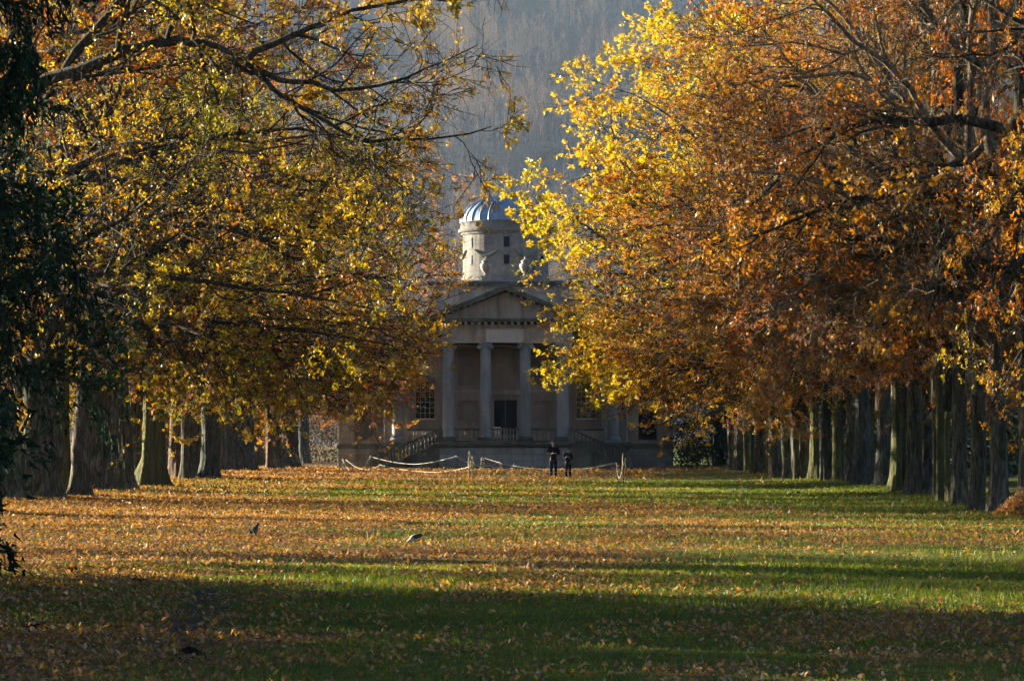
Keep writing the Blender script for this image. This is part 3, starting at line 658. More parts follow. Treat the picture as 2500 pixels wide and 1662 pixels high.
# wings with arched windows
for sx in (-1, 1):
    yw = 3.28; cx = 5.1*sx; R1, zs, zb_ = .98, 4.85, 2.48
    mb = MB(); xa, xb = sorted((4.12*sx, 7.75*sx))
    n = 16; arc = [(cx + R1*math.cos(math.pi*i/n), zs + R1*math.sin(math.pi*i/n)) for i in range(n+1)]   # from +x to -x
    # wall face round the arch: left strip, right strip, below, and fan above
    zt = 7.8
    for q in ([(xa, 1.2), (cx-R1, 1.2), (cx-R1, zt), (xa, zt)], [(cx+R1, 1.2), (xb, 1.2), (xb, zt), (cx+R1, zt)], [(cx-R1, 1.2), (cx+R1, 1.2), (cx+R1, zb_), (cx-R1, zb_)]):
        mb.add([(x, yw, z) for x, z in q], [(0, 1, 2, 3)])
    for i in range(n):
        (x1, z1), (x2, z2) = arc[i], arc[i+1]
        mb.add([(x2, yw, z2), (x1, yw, z1), (x1, yw, zt), (x2, yw, zt)], [(0, 1, 2, 3)])
    prof = [(cx-R1, zb_), (cx+R1, zb_)] + arc
    for i in range(len(prof)):
        (x1, z1), (x2, z2) = prof[i], prof[(i+1) % len(prof)]
        mb.add([(x1, yw, z1), (x2, yw, z2), (x2, yw+.4, z2), (x1, yw+.4, z1)], [(0, 1, 2, 3)])
    wing = part(mb, 'wing_wall', stone_pink if sx < 0 else stone)
    # inner wall with the window opening
    mb = MB(); r2 = .59; zsill = 3.14; yi = yw+.4
    arc2 = [(cx + r2*math.cos(math.pi*i/n), zs + r2*math.sin(math.pi*i/n)) for i in range(n+1)]
    for i in range(n):
        mb.add([(arc[i][0], yi, arc[i][1]), (arc[i+1][0], yi, arc[i+1][1]), (arc2[i+1][0], yi, arc2[i+1][1]), (arc2[i][0], yi, arc2[i][1])], [(0, 1, 2, 3)])
    for q in ([(cx-R1, zb_), (cx-r2, zb_), (cx-r2, zs), (cx-R1, zs)], [(cx+r2, zb_), (cx+R1, zb_), (cx+R1, zs), (cx+r2, zs)], [(cx-r2, zb_), (cx+r2, zb_), (cx+r2, zsill), (cx-r2, zsill)]):
        mb.add([(x, yi, z) for x, z in q], [(0, 1, 2, 3)])
    pr2 = [(cx-r2, zsill), (cx+r2, zsill)] + arc2
    for i in range(len(pr2)):
        (x1, z1), (x2, z2) = pr2[i], pr2[(i+1) % len(pr2)]
        mb.add([(x1, yi, z1), (x2, yi, z2), (x2, yi+.2, z2), (x1, yi+.2, z1)], [(0, 1, 2, 3)])
    part(mb, 'arch_infill', stone_pink, wing)
    win = MB(); win.prism([(x, z) for x, z in pr2], yi+.14, yi+.16); wo = part(win, 'window', glass_m)
    mb = MB()
    for i in range(1, 4): mb.box(cx-r2+i*r2/2-.018, cx-r2+i*r2/2+.018, yi+.11, yi+.139, zsill, zs + (r2*.84 if i != 2 else r2*.98))
    for k in range(1, 6): z = zsill + k*.34; mb.box(cx-r2, cx+r2, yi+.112, yi+.137, z-.016, z+.016)
    part(mb, 'glazing_bars', plain('bar_paint', (.30, .31, .29), .5) if sx < 0 else bpy.data.materials['bar_paint'], wo)
    mb = MB(); mb.box(cx-r2-.06, cx+r2+.06, yi-.05, yi+.135, zsill-.07, zsill-.002); part(mb, 'sill', white_m, wo)
    mb = MB()                                                        # arch ring and impost
    ring = [(cx + (R1+.02)*math.cos(math.pi*i/n), zs + (R1+.02)*math.sin(math.pi*i/n)) for i in range(n+1)]; ring2 = [(cx + (R1+.26)*math.cos(math.pi*i/n), zs + (R1+.26)*math.sin(math.pi*i/n)) for i in range(n+1)]
    for i in range(n):
        a, b, c, d = ring[i], ring[i+1], ring2[i+1], ring2[i]
        mb.add([(p[0], yw-.05, p[1]) for p in (a, b, c, d)] + [(p[0], yw, p[1]) for p in (a, b, c, d)], [(0, 1, 2, 3), (3, 2, 6, 7), (0, 4, 5, 1)])
    part(mb, 'arch_ring', stone, wing)
    mb = MB(); mb.box(*sorted((4.12*sx, (5.1-R1-.002)*sx)), yw-.07, yw-.001, 4.76, 4.9); mb.box(*sorted(((5.1+R1+.002)*sx, 7.75*sx)), yw-.07, yw-.001, 4.76, 4.9); part(mb, 'impost', stone, wing)
    # terrace the outer column stands on, and its low balustrade wall
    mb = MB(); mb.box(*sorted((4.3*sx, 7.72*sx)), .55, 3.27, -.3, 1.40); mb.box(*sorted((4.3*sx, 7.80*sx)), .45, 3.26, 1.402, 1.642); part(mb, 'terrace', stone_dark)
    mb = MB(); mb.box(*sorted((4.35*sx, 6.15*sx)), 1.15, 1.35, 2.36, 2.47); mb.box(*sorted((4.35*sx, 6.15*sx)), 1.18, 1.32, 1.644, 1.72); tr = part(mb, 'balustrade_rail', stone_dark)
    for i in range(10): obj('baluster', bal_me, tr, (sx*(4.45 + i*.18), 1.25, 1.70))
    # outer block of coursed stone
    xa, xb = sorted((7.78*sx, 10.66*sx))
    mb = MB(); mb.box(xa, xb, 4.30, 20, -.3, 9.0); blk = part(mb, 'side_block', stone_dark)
    ashlar(xa+.01, xb-.01, .0, 1.22, .41, .85, 4.14, stone if sx < 0 else stone_grey, 20+sx, .155, blk)
    mb = MB(); mb.box(xa-.05, xb+.05, 4.08, 4.298, 1.225, 1.38); mb.box(xa-.02, xb+.02, 4.14, 4.297, 1.382, 1.52); part(mb, 'plinth_course', stone_dark, blk)
    # panel recess: blocks to either side of it
    pa, pb = sorted((8.45*sx, 9.60*sx))
    ashlar(xa+.01, pa, 1.525, 3.9, .40, .75, 4.17, stone, 30+sx, .128, blk); ashlar(pb, xb-.01, 1.525, 3.9, .40, .75, 4.17, stone, 40+sx, .128, blk)
    ashlar(pa, pb, 1.525, 1.77, .245, .6, 4.17, stone, 60+sx, .128, blk)
    ashlar(xa+.01, xb-.01, 3.905, 7.7, .42, .9, 4.17, stone, 50+sx, .128, blk)
    mb = MB(); mb.box(pa, pb, 4.27, 4.298, 1.772, 3.9); part(mb, 'blind_window', stone_dark if sx < 0 else door_m, blk)
    mb = MB(); mb.tube([(7.66*sx, 3.15, 1.64), (7.66*sx, 3.15, 7.6)], .055, 8)
    for z in (1.5, 3.2, 4.9): mb.box(7.66*sx-.085, 7.66*sx+.085, 3.08, 3.23, z, z+.07)
    part(mb, 'drainpipe', pipe_m)
    mb = MB(); mb.box(*sorted((4.22*sx, 10.8*sx)), 2.9, 4.6, 7.782, 8.94); mb.box(*sorted((4.3*sx, 11.1*sx)), 2.45, 4.7, 8.942, 9.25); mb.box(*sorted((5.0*sx, 10.7*sx)), 3.2, 19, 9.252, 9.9); part(mb, 'wing_entablature', stone)
    # flight of steps with its sloping balustrade
    mb = MB(); ns = 10
    for i in range(ns):
        xo = 4.1 + (i+1)*.36; z = 1.64 - (i+1)*.157
        mb.box(*sorted((sx*4.1, sx*xo)) if i == 0 else sorted((sx*(4.1 + i*.36 + .001), sx*xo)), -.80, .54, -.3, max(.02, z))
    part(mb, 'steps', stone_dark)
    mb = MB(); f = lambda x: 1.60 - (x - 4.1)*.445
    poly = [(sx*4.1, -.3), (sx*7.65, -.3), (sx*7.65, .06), (sx*4.1, f(4.1)-.05)]
    mb.prism(poly if sx > 0 else poly[::-1], -.98, -.82); st = part(mb, 'stair_wall', stone_dark)
    mb = MB(); poly = [(sx*4.1, f(4.1)-.05), (sx*7.45, f(7.45)-.05), (sx*7.45, f(7.45)+.07), (sx*4.1, f(4.1)+.07)]
    mb.prism(poly if sx > 0 else poly[::-1], -1.04, -.77); part(mb, 'stair_string', stone_dark, st)
    mb = MB(); g = lambda x: f(x) + .86
    poly = [(sx*3.95, g(3.95)-.10), (sx*7.25, g(7.25)-.10), (sx*7.25, g(7.25)+.03), (sx*3.95, g(3.95)+.03)]
    mb.prism(poly if sx > 0 else poly[::-1], -1.05, -.75); part(mb, 'handrail', stone_dark, st)
    for i in range(13):
        x = 4.25 + i*.23; o = obj('baluster', bal_me2, st, (sx*x, -.9, f(x)+.06)); o.scale = (1.05, 1.05, 1.06)
    mb = MB(); mb.box(*sorted((sx*7.22, sx*7.78)), -1.15, -.62, -.3, .92); mb.box(*sorted((sx*7.16, sx*7.84)), -1.21, -.56, .922, 1.05); part(mb, 'newel', stone_dark, st)
    mb = MB(); mb.box(*sorted((sx*3.86, sx*4.13)), -1.02, -.72, 1.645, 2.40); part(mb, 'newel', stone_dark, st)
# entablature, tablet, cornice, pediment
mb = MB()
mb.box(-4.14, 4.14, -.36, 3.28, 7.782, 7.98); mb.box(-4.17, 4.17, -.39, 3.27, 7.982, 8.19); mb.box(-4.21, 4.21, -.43, 3.26, 8.192, 8.27); mb.box(-4.15, 4.15, -.37, 3.25, 8.272, 8.80); mb.box(-4.24, 4.24, -.46, 3.24, 8.802, 8.90)
ent = part(mb, 'entablature', stone)
mb = MB(); mb.box(-1.2, 1.17, -.50, -.30, 7.80, 8.63, .02); tb = part(mb, 'tablet', stone_pale, ent)
mb = MB()
mb.box(-1.28, -1.203, -.53, -.3, 7.785, 8.70); mb.box(1.173, 1.25, -.53, -.3, 7.785, 8.70); mb.box(-1.2, 1.17, -.53, -.3, 8.633, 8.70); part(mb, 'tablet_frame', stone, ent)
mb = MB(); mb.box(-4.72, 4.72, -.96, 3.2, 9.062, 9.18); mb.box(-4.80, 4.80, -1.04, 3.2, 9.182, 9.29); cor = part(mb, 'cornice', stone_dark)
mb = MB(); k = 0; x = -4.5
while x < 4.6: mb.box(x-.09, x+.09, -.86, -.461, 8.902, 9.06); x += .41
part(mb, 'modillion_row', stone, cor); cor.children[0]['kind'] = 'stuff'
apex, sl = 11.25, .415
mb = MB(); mb.prism([(-4.2, 9.292), (4.2, 9.292), (0, 9.292+4.2*sl-.12)], -.36, .2); ped = part(mb, 'pediment', stone)
mb = MB()
for s in (-1, 1):
    p = [(s*4.85, 9.292), (s*4.85, 9.40), (0, 9.40+4.85*sl-.12), (0, 9.292+4.85*sl-.30), (s*4.4, 9.292)]
    for (dz, y0, y1) in ((0, -.97, .18),):
        q = [(s*4.85, 9.31), (0, 9.31+4.85*sl-.06), (0, 9.31+4.85*sl-.28), (s*4.35, 9.31)]
        mb.prism(q if s < 0 else q[::-1], y0, y1)
        q = [(s*4.98, 9.31), (0, 9.31+4.98*sl), (0, 9.31+4.98*sl-.11), (s*4.72, 9.31)]
        mb.prism(q if s < 0 else q[::-1], y0-.08, y1-.01)
part(mb, 'raking_cornice', stone_dark, ped)
mb = MB()
for s in (-1, 1):
    for i in range(11):
        x = .2 + i*.385; z = 9.31 + (4.85-x)*sl - .36
        mb.prism([(s*x-.085, z - .0), (s*x+.085, z - (sl*.17 if s > 0 else -sl*.17)), (s*x+.085, z+.12 - (sl*.17 if s > 0 else -sl*.17)), (s*x-.085, z+.12)], -.86, -.361)
mo = part(mb, 'raking_modillions', stone, ped); mo['kind'] = 'stuff'
mb = MB(); mb.prism([(-4.95, 9.30), (4.95, 9.30), (0, 9.30+4.95*sl)], .19, 8.0); part(mb, 'roof', slate_m)
mb = MB(); mb.box(-4.7, 4.7, 8.01, 17.5, 9.3, 11.75); ab = part(mb, 'attic_wall', stone); mb = MB(); mb.box(-5.0, 5.0, 7.7, 17.8, 11.752, 11.92); mb.box(-5.1, 5.1, 7.6, 17.9, 11.922, 12.05); att = part(mb, 'attic_cornice', stone_dark)
mb = MB(); mb.box(-4.6, 4.6, 8.1, 17.4, 12.052, 12.13); part(mb, 'lead_flat', lead_m, att)
# drum and dome
dc = (0, 12.8, 0); mb = MB()
pr = [(2.95, 12.14), (2.95, 12.5)]
for k in range(8):
    z = 12.52 + k*.354; pr += [(2.835, z), (2.85, z+.012), (2.85, z+.342), (2.835, z+.354)]
mb.lathe(pr, dc, 48, False); drum = part(mb, 'drum', stone_drum)
mb = MB(); mb.lathe([(2.85, 15.34), (2.98, 15.36), (2.98, 15.5), (3.12, 15.52), (3.18, 15.62), (3.18, 15.72), (3.02, 15.74), (3.02, 16.12), (3.08, 16.13), (3.08, 16.2), (2.9, 16.25)], dc, 48, False); part(mb, 'drum_cornice', stone_drum, drum)
mb = MB(); mb.lathe([(3.0 * math.cos(t*math.pi/24)**.9 if t < 12 else 0.02, 16.2 + 1.72*math.sin(t*math.pi/24)) for t in range(13)], dc, 56); dome = part(mb, 'dome', lead_m)
for i in range(28):
    a = 2*math.pi*(i+.3)/28; mb = MB()
    q = [(dc[0] + (3.0*math.cos(t*math.pi/24)**.9 + .02)*math.cos(a), dc[1] + (3.0*math.cos(t*math.pi/24)**.9 + .02)*math.sin(a), 16.2 + 1.72*math.sin(t*math.pi/24)+.02) for t in range(12)]
    mb.tube(q, .05, 5); part(mb, 'dome_rib', lead_m, dome)
def on_drum(a, r=2.86): return (dc[0] + r*math.sin(a), dc[1] - r*math.cos(a))
for k in range(-2, 3):
    a = k*.98 + .02
    for z0, z1, hw in ((14.42, 15.1, .19), (13.30, 13.92, .18)):
        mb = MB(); x, y = on_drum(a); t = Vector((math.cos(a), math.sin(a), 0)); nrm = Vector((math.sin(a), -math.cos(a), 0))
        V = []
        for yy in (-.05, .02):
            for sx_, zz in ((-hw, z0), (hw, z0), (hw, z1), (-hw, z1)):
                p = Vector((x, y, 0)) + t*sx_ + nrm*yy; V.append((p.x, p.y, zz))
        mb.add(V, [(4, 5, 6, 7), (0, 4, 7, 3), (1, 2, 6, 5), (3, 7, 6, 2), (0, 1, 5, 4)])
        part(mb, 'drum_window', door_m, drum)
    mb = MB()                                                         # carved swag beside it
    b = a + .49; pts = []; rr = []
    for i in range(13):
        u = i/12*2 - 1; aa = b + u*.30; x, y = on_drum(aa, 2.90); pts.append((x, y, 14.28 - .42*(1 - u*u))); rr.append(.05 + .09*(1 - u*u))
    mb.tube(pts, rr, 7); part(mb, 'swag', stone_dark, drum)
# urns on the attic edge
def urn(x, y, z, label):
    u = empty('urn', (chapel.location.x + x, chapel.location.y + y, z)); tag(u, label, 'urn', 'urns on the chapel roof')
    mb = MB(); mb.box(-.27, .27, -.27, .27, 0, .28); mb.box(-.32, .32, -.32, .32, .282, .36); mb.build('pedestal', stone, u)
    mb = MB(); mb.lathe([(.2, .362), (.17, .4), (.09, .47), (.10, .52), (.26, .68), (.36, .9), (.39, 1.05), (.36, 1.14), (.22, 1.2), (.24, 1.25), (.3, 1.28)], (0, 0, 0), 18); mb.build('bowl', stone, u)
    mb = MB(); mb.lathe([(.3, 1.282), (.28, 1.33), (.12, 1.42), (.06, 1.48), (.09, 1.54), (.06, 1.6), (0.005, 1.64)], (0, 0, 0), 16); mb.build('lid', stone, u)
urn(-1.28, 8.0, 12.051, 'mossy stone urn left of the drum window, above the pediment')
urn(1.28, 8.0, 12.051, 'stone urn right of the drum window, above the pediment')
# plain white board on legs on the portico
nb = empty('white_board', (-.68, 179.6, 1.645)); tag(nb, 'small white board on legs standing behind the balusters by the door', 'notice board')
mb = MB(); mb.box(-.22, .22, -.02, .02, .25, .95); mb.build('board', white_m, nb)
for sx in (-1, 1):
    mb = MB(); mb.tube([(sx*.2, .0, .25), (sx*.22, -.05, 0)], .018, 6); mb.tube([(sx*.2, .03, .5), (sx*.22, .28, 0)], .014, 6); mb.build('leg', door_m, nb)

# ------------------------------------------------------------------ evergreen beside the chapel, undergrowth, conifers
def leaf_mass(name, n, sampler, size, mat, seed, axis_up=0.0):
    r = np.random.default_rng(seed); pos, tone = sampler(r, n); ax = r.normal(0, 1, (len(pos), 3)); ax[:, 2] += axis_up
    v_, f_ = leaf_faces(r, pos, ax, size*r.uniform(.6, 1.4, len(pos)))
    return mesh_np(name, v_, f_, mat, False, [('tone', 'FACE', np.repeat(tone, 2)), ('rnd', 'FACE', np.repeat(r.random(len(pos)), 2))])
def lumps(cx, cy, blobs):
    def f(r, n):
        vol = np.array([b[3]*b[4] for b in blobs]); i = r.choice(len(blobs), n, p=vol/vol.sum())
        B = np.array(blobs)[i]; u = r.normal(size=(n, 3)); u /= np.linalg.norm(u, axis=1, keepdims=True); rad = r.random((n, 1))**.28
        p = np.stack([B[:, 0], B[:, 1], B[:, 2]], -1) + u*rad*np.stack([B[:, 3], B[:, 3], B[:, 4]], -1)
        p = p[p[:, 2] > .02]; return p, np.clip(.2 + .6*r.random(len(p)), 0, 1)
    return f
lb = empty('laurel_bush', (13.0, 180.5, 0)); tag(lb, 'dark evergreen laurel bush against the right end of the chapel', 'bush')
rr = random.Random(8); bl = [(rr.uniform(-2.5, 2.6), rr.uniform(-.6, 2.0), rr.uniform(.4, 3.6), rr.uniform(.5, 1.1), rr.uniform(.5, 1.0)) for _ in range(46)]
obj('foliage', leaf_mass('foliage', 20000, lumps(0, 0, bl), .15, laurel_m, 4), lb)['kind'] = 'stuff'
mb = MB()
for i in range(7): a = i*.9; mb.tube([(.3*math.cos(a), .3*math.sin(a), -.1), (.7*math.cos(a), .6*math.sin(a), 1.4), (1.5*math.cos(a), 1.0*math.sin(a), 3.0)], [.06, .045, .015], 6)
mb.build('stem', branch_m, lb)

rr = random.Random(9); bl = []
for i in range(150):
    y = rr.uniform(66, 215); bl.append((rr.uniform(21, 28) + .02*max(0, y-150), y, rr.uniform(.3, 4.6), rr.uniform(1.0, 2.2), rr.uniform(.8, 1.7)))
tag(obj('undergrowth', leaf_mass('undergrowth', 42000, lumps(0, 0, bl), .36, laurel_m, 6)), 'dark evergreen undergrowth filling the wood behind the right row', 'undergrowth', kind='stuff')
rr = random.Random(10); bl = []
for i in range(60): bl.append((rr.uniform(-34, -12.5), rr.uniform(199, 232), rr.uniform(.2, 5.6), rr.uniform(1.0, 2.6), rr.uniform(.6, 1.6)))
tag(obj('scrub', leaf_mass('scrub', 26000, lumps(0, 0, bl), .2, scrub_m, 7)), 'brown scrub beyond the end of the left row', 'undergrowth', kind='stuff')

def conifer_template(H, R, seed, z0, nb_=120):
    r = np.random.default_rng(seed); P = []
    for k in range(nb_):
        u = (k + r.random())/nb_; z = z0 + (H*.97 - z0)*u; az = k*2.39996 + r.normal(0, .3)
        ln = R*(1 - u)**.75*r.uniform(.68, .98) + .25; d = np.array([math.cos(az), math.sin(az), .10 - .25*(1-u)]); p = np.array([0, 0, z]); q = [p]
        for s in range(8):
            d = d + r.normal(0, .05, 3); d[2] += (-.05 if s < 4 else .075); d /= np.linalg.norm(d); p = p + d*ln/8; q.append(p)
        P.append(q)
    P = np.array(P); RR = np.outer(np.linspace(.05, .02, nb_), np.linspace(1, .2, 9))
    B1, R1, p1 = grow(r, P, RR, 16, .12, 1.0, 50, 10, np.linalg.norm(P[:, -1]-P[:, 0], axis=1)*.36, 4, .10, -.08, .5)
    B2, R2, p2 = grow(r, B1, R1, 5, .1, 1.0, 42, 12, np.maximum(.18, np.linalg.norm(B1[:, -1]-B1[:, 0], axis=1)*.45), 2, .15, -.12, .5)
    v1, f1 = tubes(P, RR, 5); v2, f2 = tubes(B1, np.maximum(R1, .006), 3)
    br = mesh_np('branches', np.concatenate([v1, v2]), np.concatenate([f1, f2+len(v1)]), branch_m, True)
    Q = np.concatenate([B1.reshape(-1, 3), B2.reshape(-1, 3)]); D = np.concatenate([np.gradient(B1, axis=1).reshape(-1, 3), np.gradient(B2, axis=1).reshape(-1, 3)])
    m = 7
    pos = np.repeat(Q, m, axis=0) + r.normal(0, .06, (len(Q)*m, 3)); ax = np.repeat(D/(np.linalg.norm(D, axis=1, keepdims=True)+1e-9), m, axis=0) + r.normal(0, .36, (len(Q)*m, 3)); ax[:, 2] -= .12
    n = len(pos); ax /= np.linalg.norm(ax, axis=1, keepdims=True); sd = np.cross(ax, r.normal(size=(n, 3))); sd /= np.linalg.norm(sd, axis=1, keepdims=True); L_ = r.uniform(.09, .19, (n, 1))
    v_ = np.stack([pos - sd*L_*.16, pos + sd*L_*.16, pos + ax*L_], 1).reshape(-1, 3); f_ = np.arange(n*3).reshape(-1, 3)
    fo = mesh_np('foliage', v_, f_, conifer_m, False, [('tone', 'FACE', r.random(n)), ('rnd', 'FACE', r.random(n))])
    return br, fo
CT = conifer_template(15, 4.5, 4, .2)
def conifer(loc, H, R, label, rz, lift=0.0):
    t = empty('conifer_tree', loc, rz); tag(t, label, 'tree', 'dark conifers at the left edge')
    mb = MB(); mb.tube([(0, 0, -.2), (0, 0, H*.5), (.1, 0, H*.97)], [.34, .2, .02], 10); mb.build('trunk', bark_m, t)
    for nm, me in zip(('branches', 'foliage'), CT):
        o = obj(nm, me, t, (0, 0, lift)); o.scale = (R/4.5, R/4.5, H/15)
    o['kind'] = 'stuff'; return o
o = conifer((-12.0, 52.0, 0), 25, 4.7, 'dark spruce with drooping boughs at the upper left edge', .4, 4.2); 
conifer((-11.0, 38.5, 0), 24, 4.6, 'nearer dark spruce whose lowest boughs enter at the lower left edge', 1.9)
conifer((-10.7, 33.6, 0), 24, 5.0, 'near dark spruce left of the frame, whose shade covers the foreground', 3.4)
conifer((-10.6, 26.8, 0), 24, 5.0, 'nearest dark spruce, left of the frame beside the viewpoint', 5.1)

# ------------------------------------------------------------------ hill with its bare wood
def hill_z(x, y):
    az = np.degrees(np.arctan2(x, y))
    fade = np.clip((az + 40)/14, 0, 1)*np.clip((52 - az)/14, 0, 1)
    t = np.clip((y - 760)/940, 0, 1.0)
    return fade*(t*282 + 16*(vnoise(x, y, 160, 31) - .5)*np.clip(t*3, 0, 1)) - .4
xs = np.linspace(-1600, 1800, 110); ys = np.linspace(750, 2000, 60)
X, Y = np.meshgrid(xs, ys); Vh = np.stack([X, Y, hill_z(X, Y)], -1).reshape(-1, 3); nx = len(xs); i, j = np.meshgrid(np.arange(nx-1), np.arange(len(ys)-1)); a = (j*nx+i).ravel()
hm, N, L, B = newmat('hill_floor'); n1 = noise(N, L, .12, 6, .65, coords(N, L)); r = ramp(N, [(.3, (.06, .065, .05)), (.55, (.13, .105, .075)), (.75, (.22, .165, .115))]); L.new(n1.outputs['Fac'], r.inputs[0]); L.new(r.outputs[0], B.inputs['Base Color']); B.inputs['Roughness'].default_value = .95
tag(obj('hill', mesh_np('hill', Vh, np.stack([a, a+1, a+1+nx, a+nx], -1), hm, True)), kind='structure')

bare_sunlit = bark_mat('bare_twigs_sunlit_tone', (.28, .20, .14), (.56, .42, .30), .05); bare_shaded = bark_mat('bare_twigs_shaded_tone', (.10, .10, .105), (.22, .205, .19), .1)  # same bare wood in lit and shaded tones: light put into the colours
r = np.random.default_rng(77)
def wood(name, label, mat, n, pale):
    """leafless trees as plumes of thin twigs"""
    y = r.uniform(800, 1690, n*4); x = np.where(r.random(n*4) < .8, y*r.uniform(-.045, .045, n*4), y*r.uniform(-.2, .2, n*4))
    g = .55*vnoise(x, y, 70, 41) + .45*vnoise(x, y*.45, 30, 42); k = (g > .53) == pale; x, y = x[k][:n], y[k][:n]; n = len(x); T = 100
    H = r.uniform(13, 25, n); z0 = hill_z(x, y); cw = r.uniform(.16, .30, n)
    t = r.uniform(.12, 1, (n, T))**.8; az = r.uniform(0, 2*math.pi, (n, T)); out_ = cw[:, None]*H[:, None]*np.sin(math.pi*np.clip(t, 0, 1)**.7)*r.random((n, T))**.6*.75
    base = np.stack([x[:, None] + np.cos(az)*out_, y[:, None] + np.sin(az)*out_, z0[:, None] + t*H[:, None]*.85], -1)
    base[:, :8, 0] = x[:, None] + r.normal(0, .1, (n, 8)); base[:, :8, 1] = y[:, None]; base[:, :8, 2] = z0[:, None] + np.linspace(0, .6, 8)[None]*H[:, None]
    ln = H[:, None]*r.uniform(.10, .24, (n, T)); tilt = r.uniform(.05, .55, (n, T)); tilt[:, :8] = .03
    tip = base + np.stack([np.cos(az)*tilt*ln, np.sin(az)*tilt*ln, ln], -1)
    wd = r.uniform(.05, .13, (n, T))[..., None]; wd[:, :8] = .26; sd = np.stack([np.sin(az*3), np.cos(az*3)*.3, 0*az], -1)*wd
    V = np.stack([base - sd, base + sd, tip], 2).reshape(-1, 3)
    tag(obj(name, mesh_np(name, V, np.arange(len(V)).reshape(-1, 3), mat)), label, 'wood', kind='stuff')
wood('bare_wood', 'pale leafless wood on the hazy hillside, sunlight put into its colour', bare_sunlit, 620, True)
wood('bare_wood', 'dark leafless wood on the hazy hillside, shade put into its colour', bare_shaded, 620, False)

# leafless thicket added to streak the lawn with shadow and darken left-row gaps
r = np.random.default_rng(91); n = 95
x = r.uniform(-36, -21, n); y = np.concatenate([r.uniform(50, 110, 60), r.uniform(110, 190, n-60)]); H = r.uniform(6, 10, n); zz = np.linspace(0, 1, 6)
P = np.stack([x[:, None] + np.cumsum(r.normal(0, .12, (n, 6)), 1), y[:, None] + np.cumsum(r.normal(0, .12, (n, 6)), 1), -.1 + zz[None]*H[:, None]], -1); RR = r.uniform(.07, .19, n)[:, None]*np.linspace(1.1, .25, 6)[None]
B1, R1, _ = grow(r, P, RR, 12, .3, 1.0, 40, 10, H*.34, 3, .14, .05, .5); B2, R2, _ = grow(r, B1, R1, 4, .2, 1.0, 36, 12, 1.2, 2, .18, .0, .6)
v1, f1 = tubes(P, RR, 7); v2, f2 = tubes(B1, R1, 3); v3, f3 = tubes(B2, np.maximum(R2, .01), 3)
tag(obj('thicket', mesh_np('thicket', np.concatenate([v1, v2, v3]), np.concatenate([f1, f2+len(v1), f3+len(v1)+len(v2)]), branch_m, True)), 'thin leafless young trees added behind the left row to shadow the lawn', 'thicket', kind='stuff')

# ------------------------------------------------------------------ air
hz_m = bpy.data.materials.new('haze'); hz_m.use_nodes = True; N = hz_m.node_tree.nodes; N.clear()
out = N.new('ShaderNodeOutputMaterial'); pv = N.new('ShaderNodeVolumePrincipled'); pv.inputs['Color'].default_value = (.60, .78, 1.0, 1); pv.inputs['Density'].default_value = .00006; pv.inputs['Anisotropy'].default_value = .0
hz_m.node_tree.links.new(pv.outputs[0], out.inputs['Volume'])
mb = MB(); mb.box(-2700, 2700, -800, 2700, -2.5, 325); tag(mb.build('haze', hz_m), 'pale blue autumn haze filling the valley', 'haze', kind='stuff')

# ------------------------------------------------------------------ rope barrier in front of the chapel
wood_m = plain('stake_wood', (.16, .13, .09), .8, 0, .2, 9); rope_m = plain('rope_fibre', (.62, .55, .40), .85, 0, .2, 30); red_m = plain('tape_red', (.55, .04, .04), .6); 
def stake(px, pt, d, label, r=.022, tape=False, lean=0.0):
    x = (px - CX)/FPX*d; z1 = CAMH + (HZ - pt)/FPX*d; g = float(ground_z(np.array([x]), np.array([d]))[0])
    t = empty('stake', (x, d, g)); tag(t, label, 'stake', 'stakes of the rope barrier'); h = z1 - g
    mb = MB(); mb.tube([(0, 0, -.1), (lean*h*.5, 0, h*.5), (lean*h, 0, h)], [r*1.05, r, r*.9], 8); mb.build('post', wood_m, t)
    mb = MB(); mb.tube([(lean*h + .03*math.cos(a), .03*math.sin(a), h - .10 + a*.004) for a in np.linspace(0, 18, 40)], .012, 5); mb.build('rope_lashing', rope_m, t)
    if tape:
        for k, m in enumerate((red_m, white_m, red_m, white_m)):
            mb = MB(); zz = h - .05 - k*.085
            mb.box(.03+.012*k, .13+.012*k, -.012, .012, zz-.08, zz-.002); mb.build('tape', m, t)
    return t
def rope(pts, d0, d1, label, r=.013):
    """pts: photo pixels; smooth curve through them from distance d0 to d1"""
    n = len(pts); P = []
    for k, (x, y) in enumerate(pts):
        d = d0 + (d1 - d0)*k/(n-1); P.append(Vector(W(x, y, d)))
    out = []
    for i in range(n-1):
        p0, p1, p2, p3 = P[max(i-1, 0)], P[i], P[i+1], P[min(i+2, n-1)]
        for s in range(8):
            t = s/8; out.append(.5*((2*p1) + (p2-p0)*t + (2*p0-5*p1+4*p2-p3)*t*t + (3*p1-p0-3*p2+p3)*t**3))
    out.append(P[-1]); mb = MB(); mb.tube([tuple(p) for p in out], r*.75, 6)
    o = mb.build('rope', rope_m); tag(o, label, 'rope', 'ropes of the barrier'); return o
Z6 = lambda zx, zy: (820 + zx*.3137, 1070 + zy*.3133)
def zr(lst): return [Z6(*p) for p in lst]
stake(836.5, 1119, 163, 'short leaning stake at the far left end of the rope barrier', .02, lean=.02)
stake(846, 1122, 161, 'thin stake just right of the leftmost rope stake', .014)
stake(904, 1112, 155, 'tall stake with rope knot below the left stair newel', .022, lean=.02)
stake(928, 1131, 158, 'low thin stake right of the knotted left stake', .016, lean=.03)
stake(1116.5, 1111, 118, 'thin tall stake left of the bundled rope post', .012, lean=-.01)
stake(1146, 1100, 133, 'tall middle post hung with coiled rope', .030)
stake(1154, 1113, 133, 'shorter post beside the coiled rope post', .022)
stake(1176, 1114, 150, 'stake wrapped in red and white tape near barrier middle', .018, tape=True)
stake(1220, 1126, 156, 'low stake with red tape right of the barrier middle', .014, tape=True)
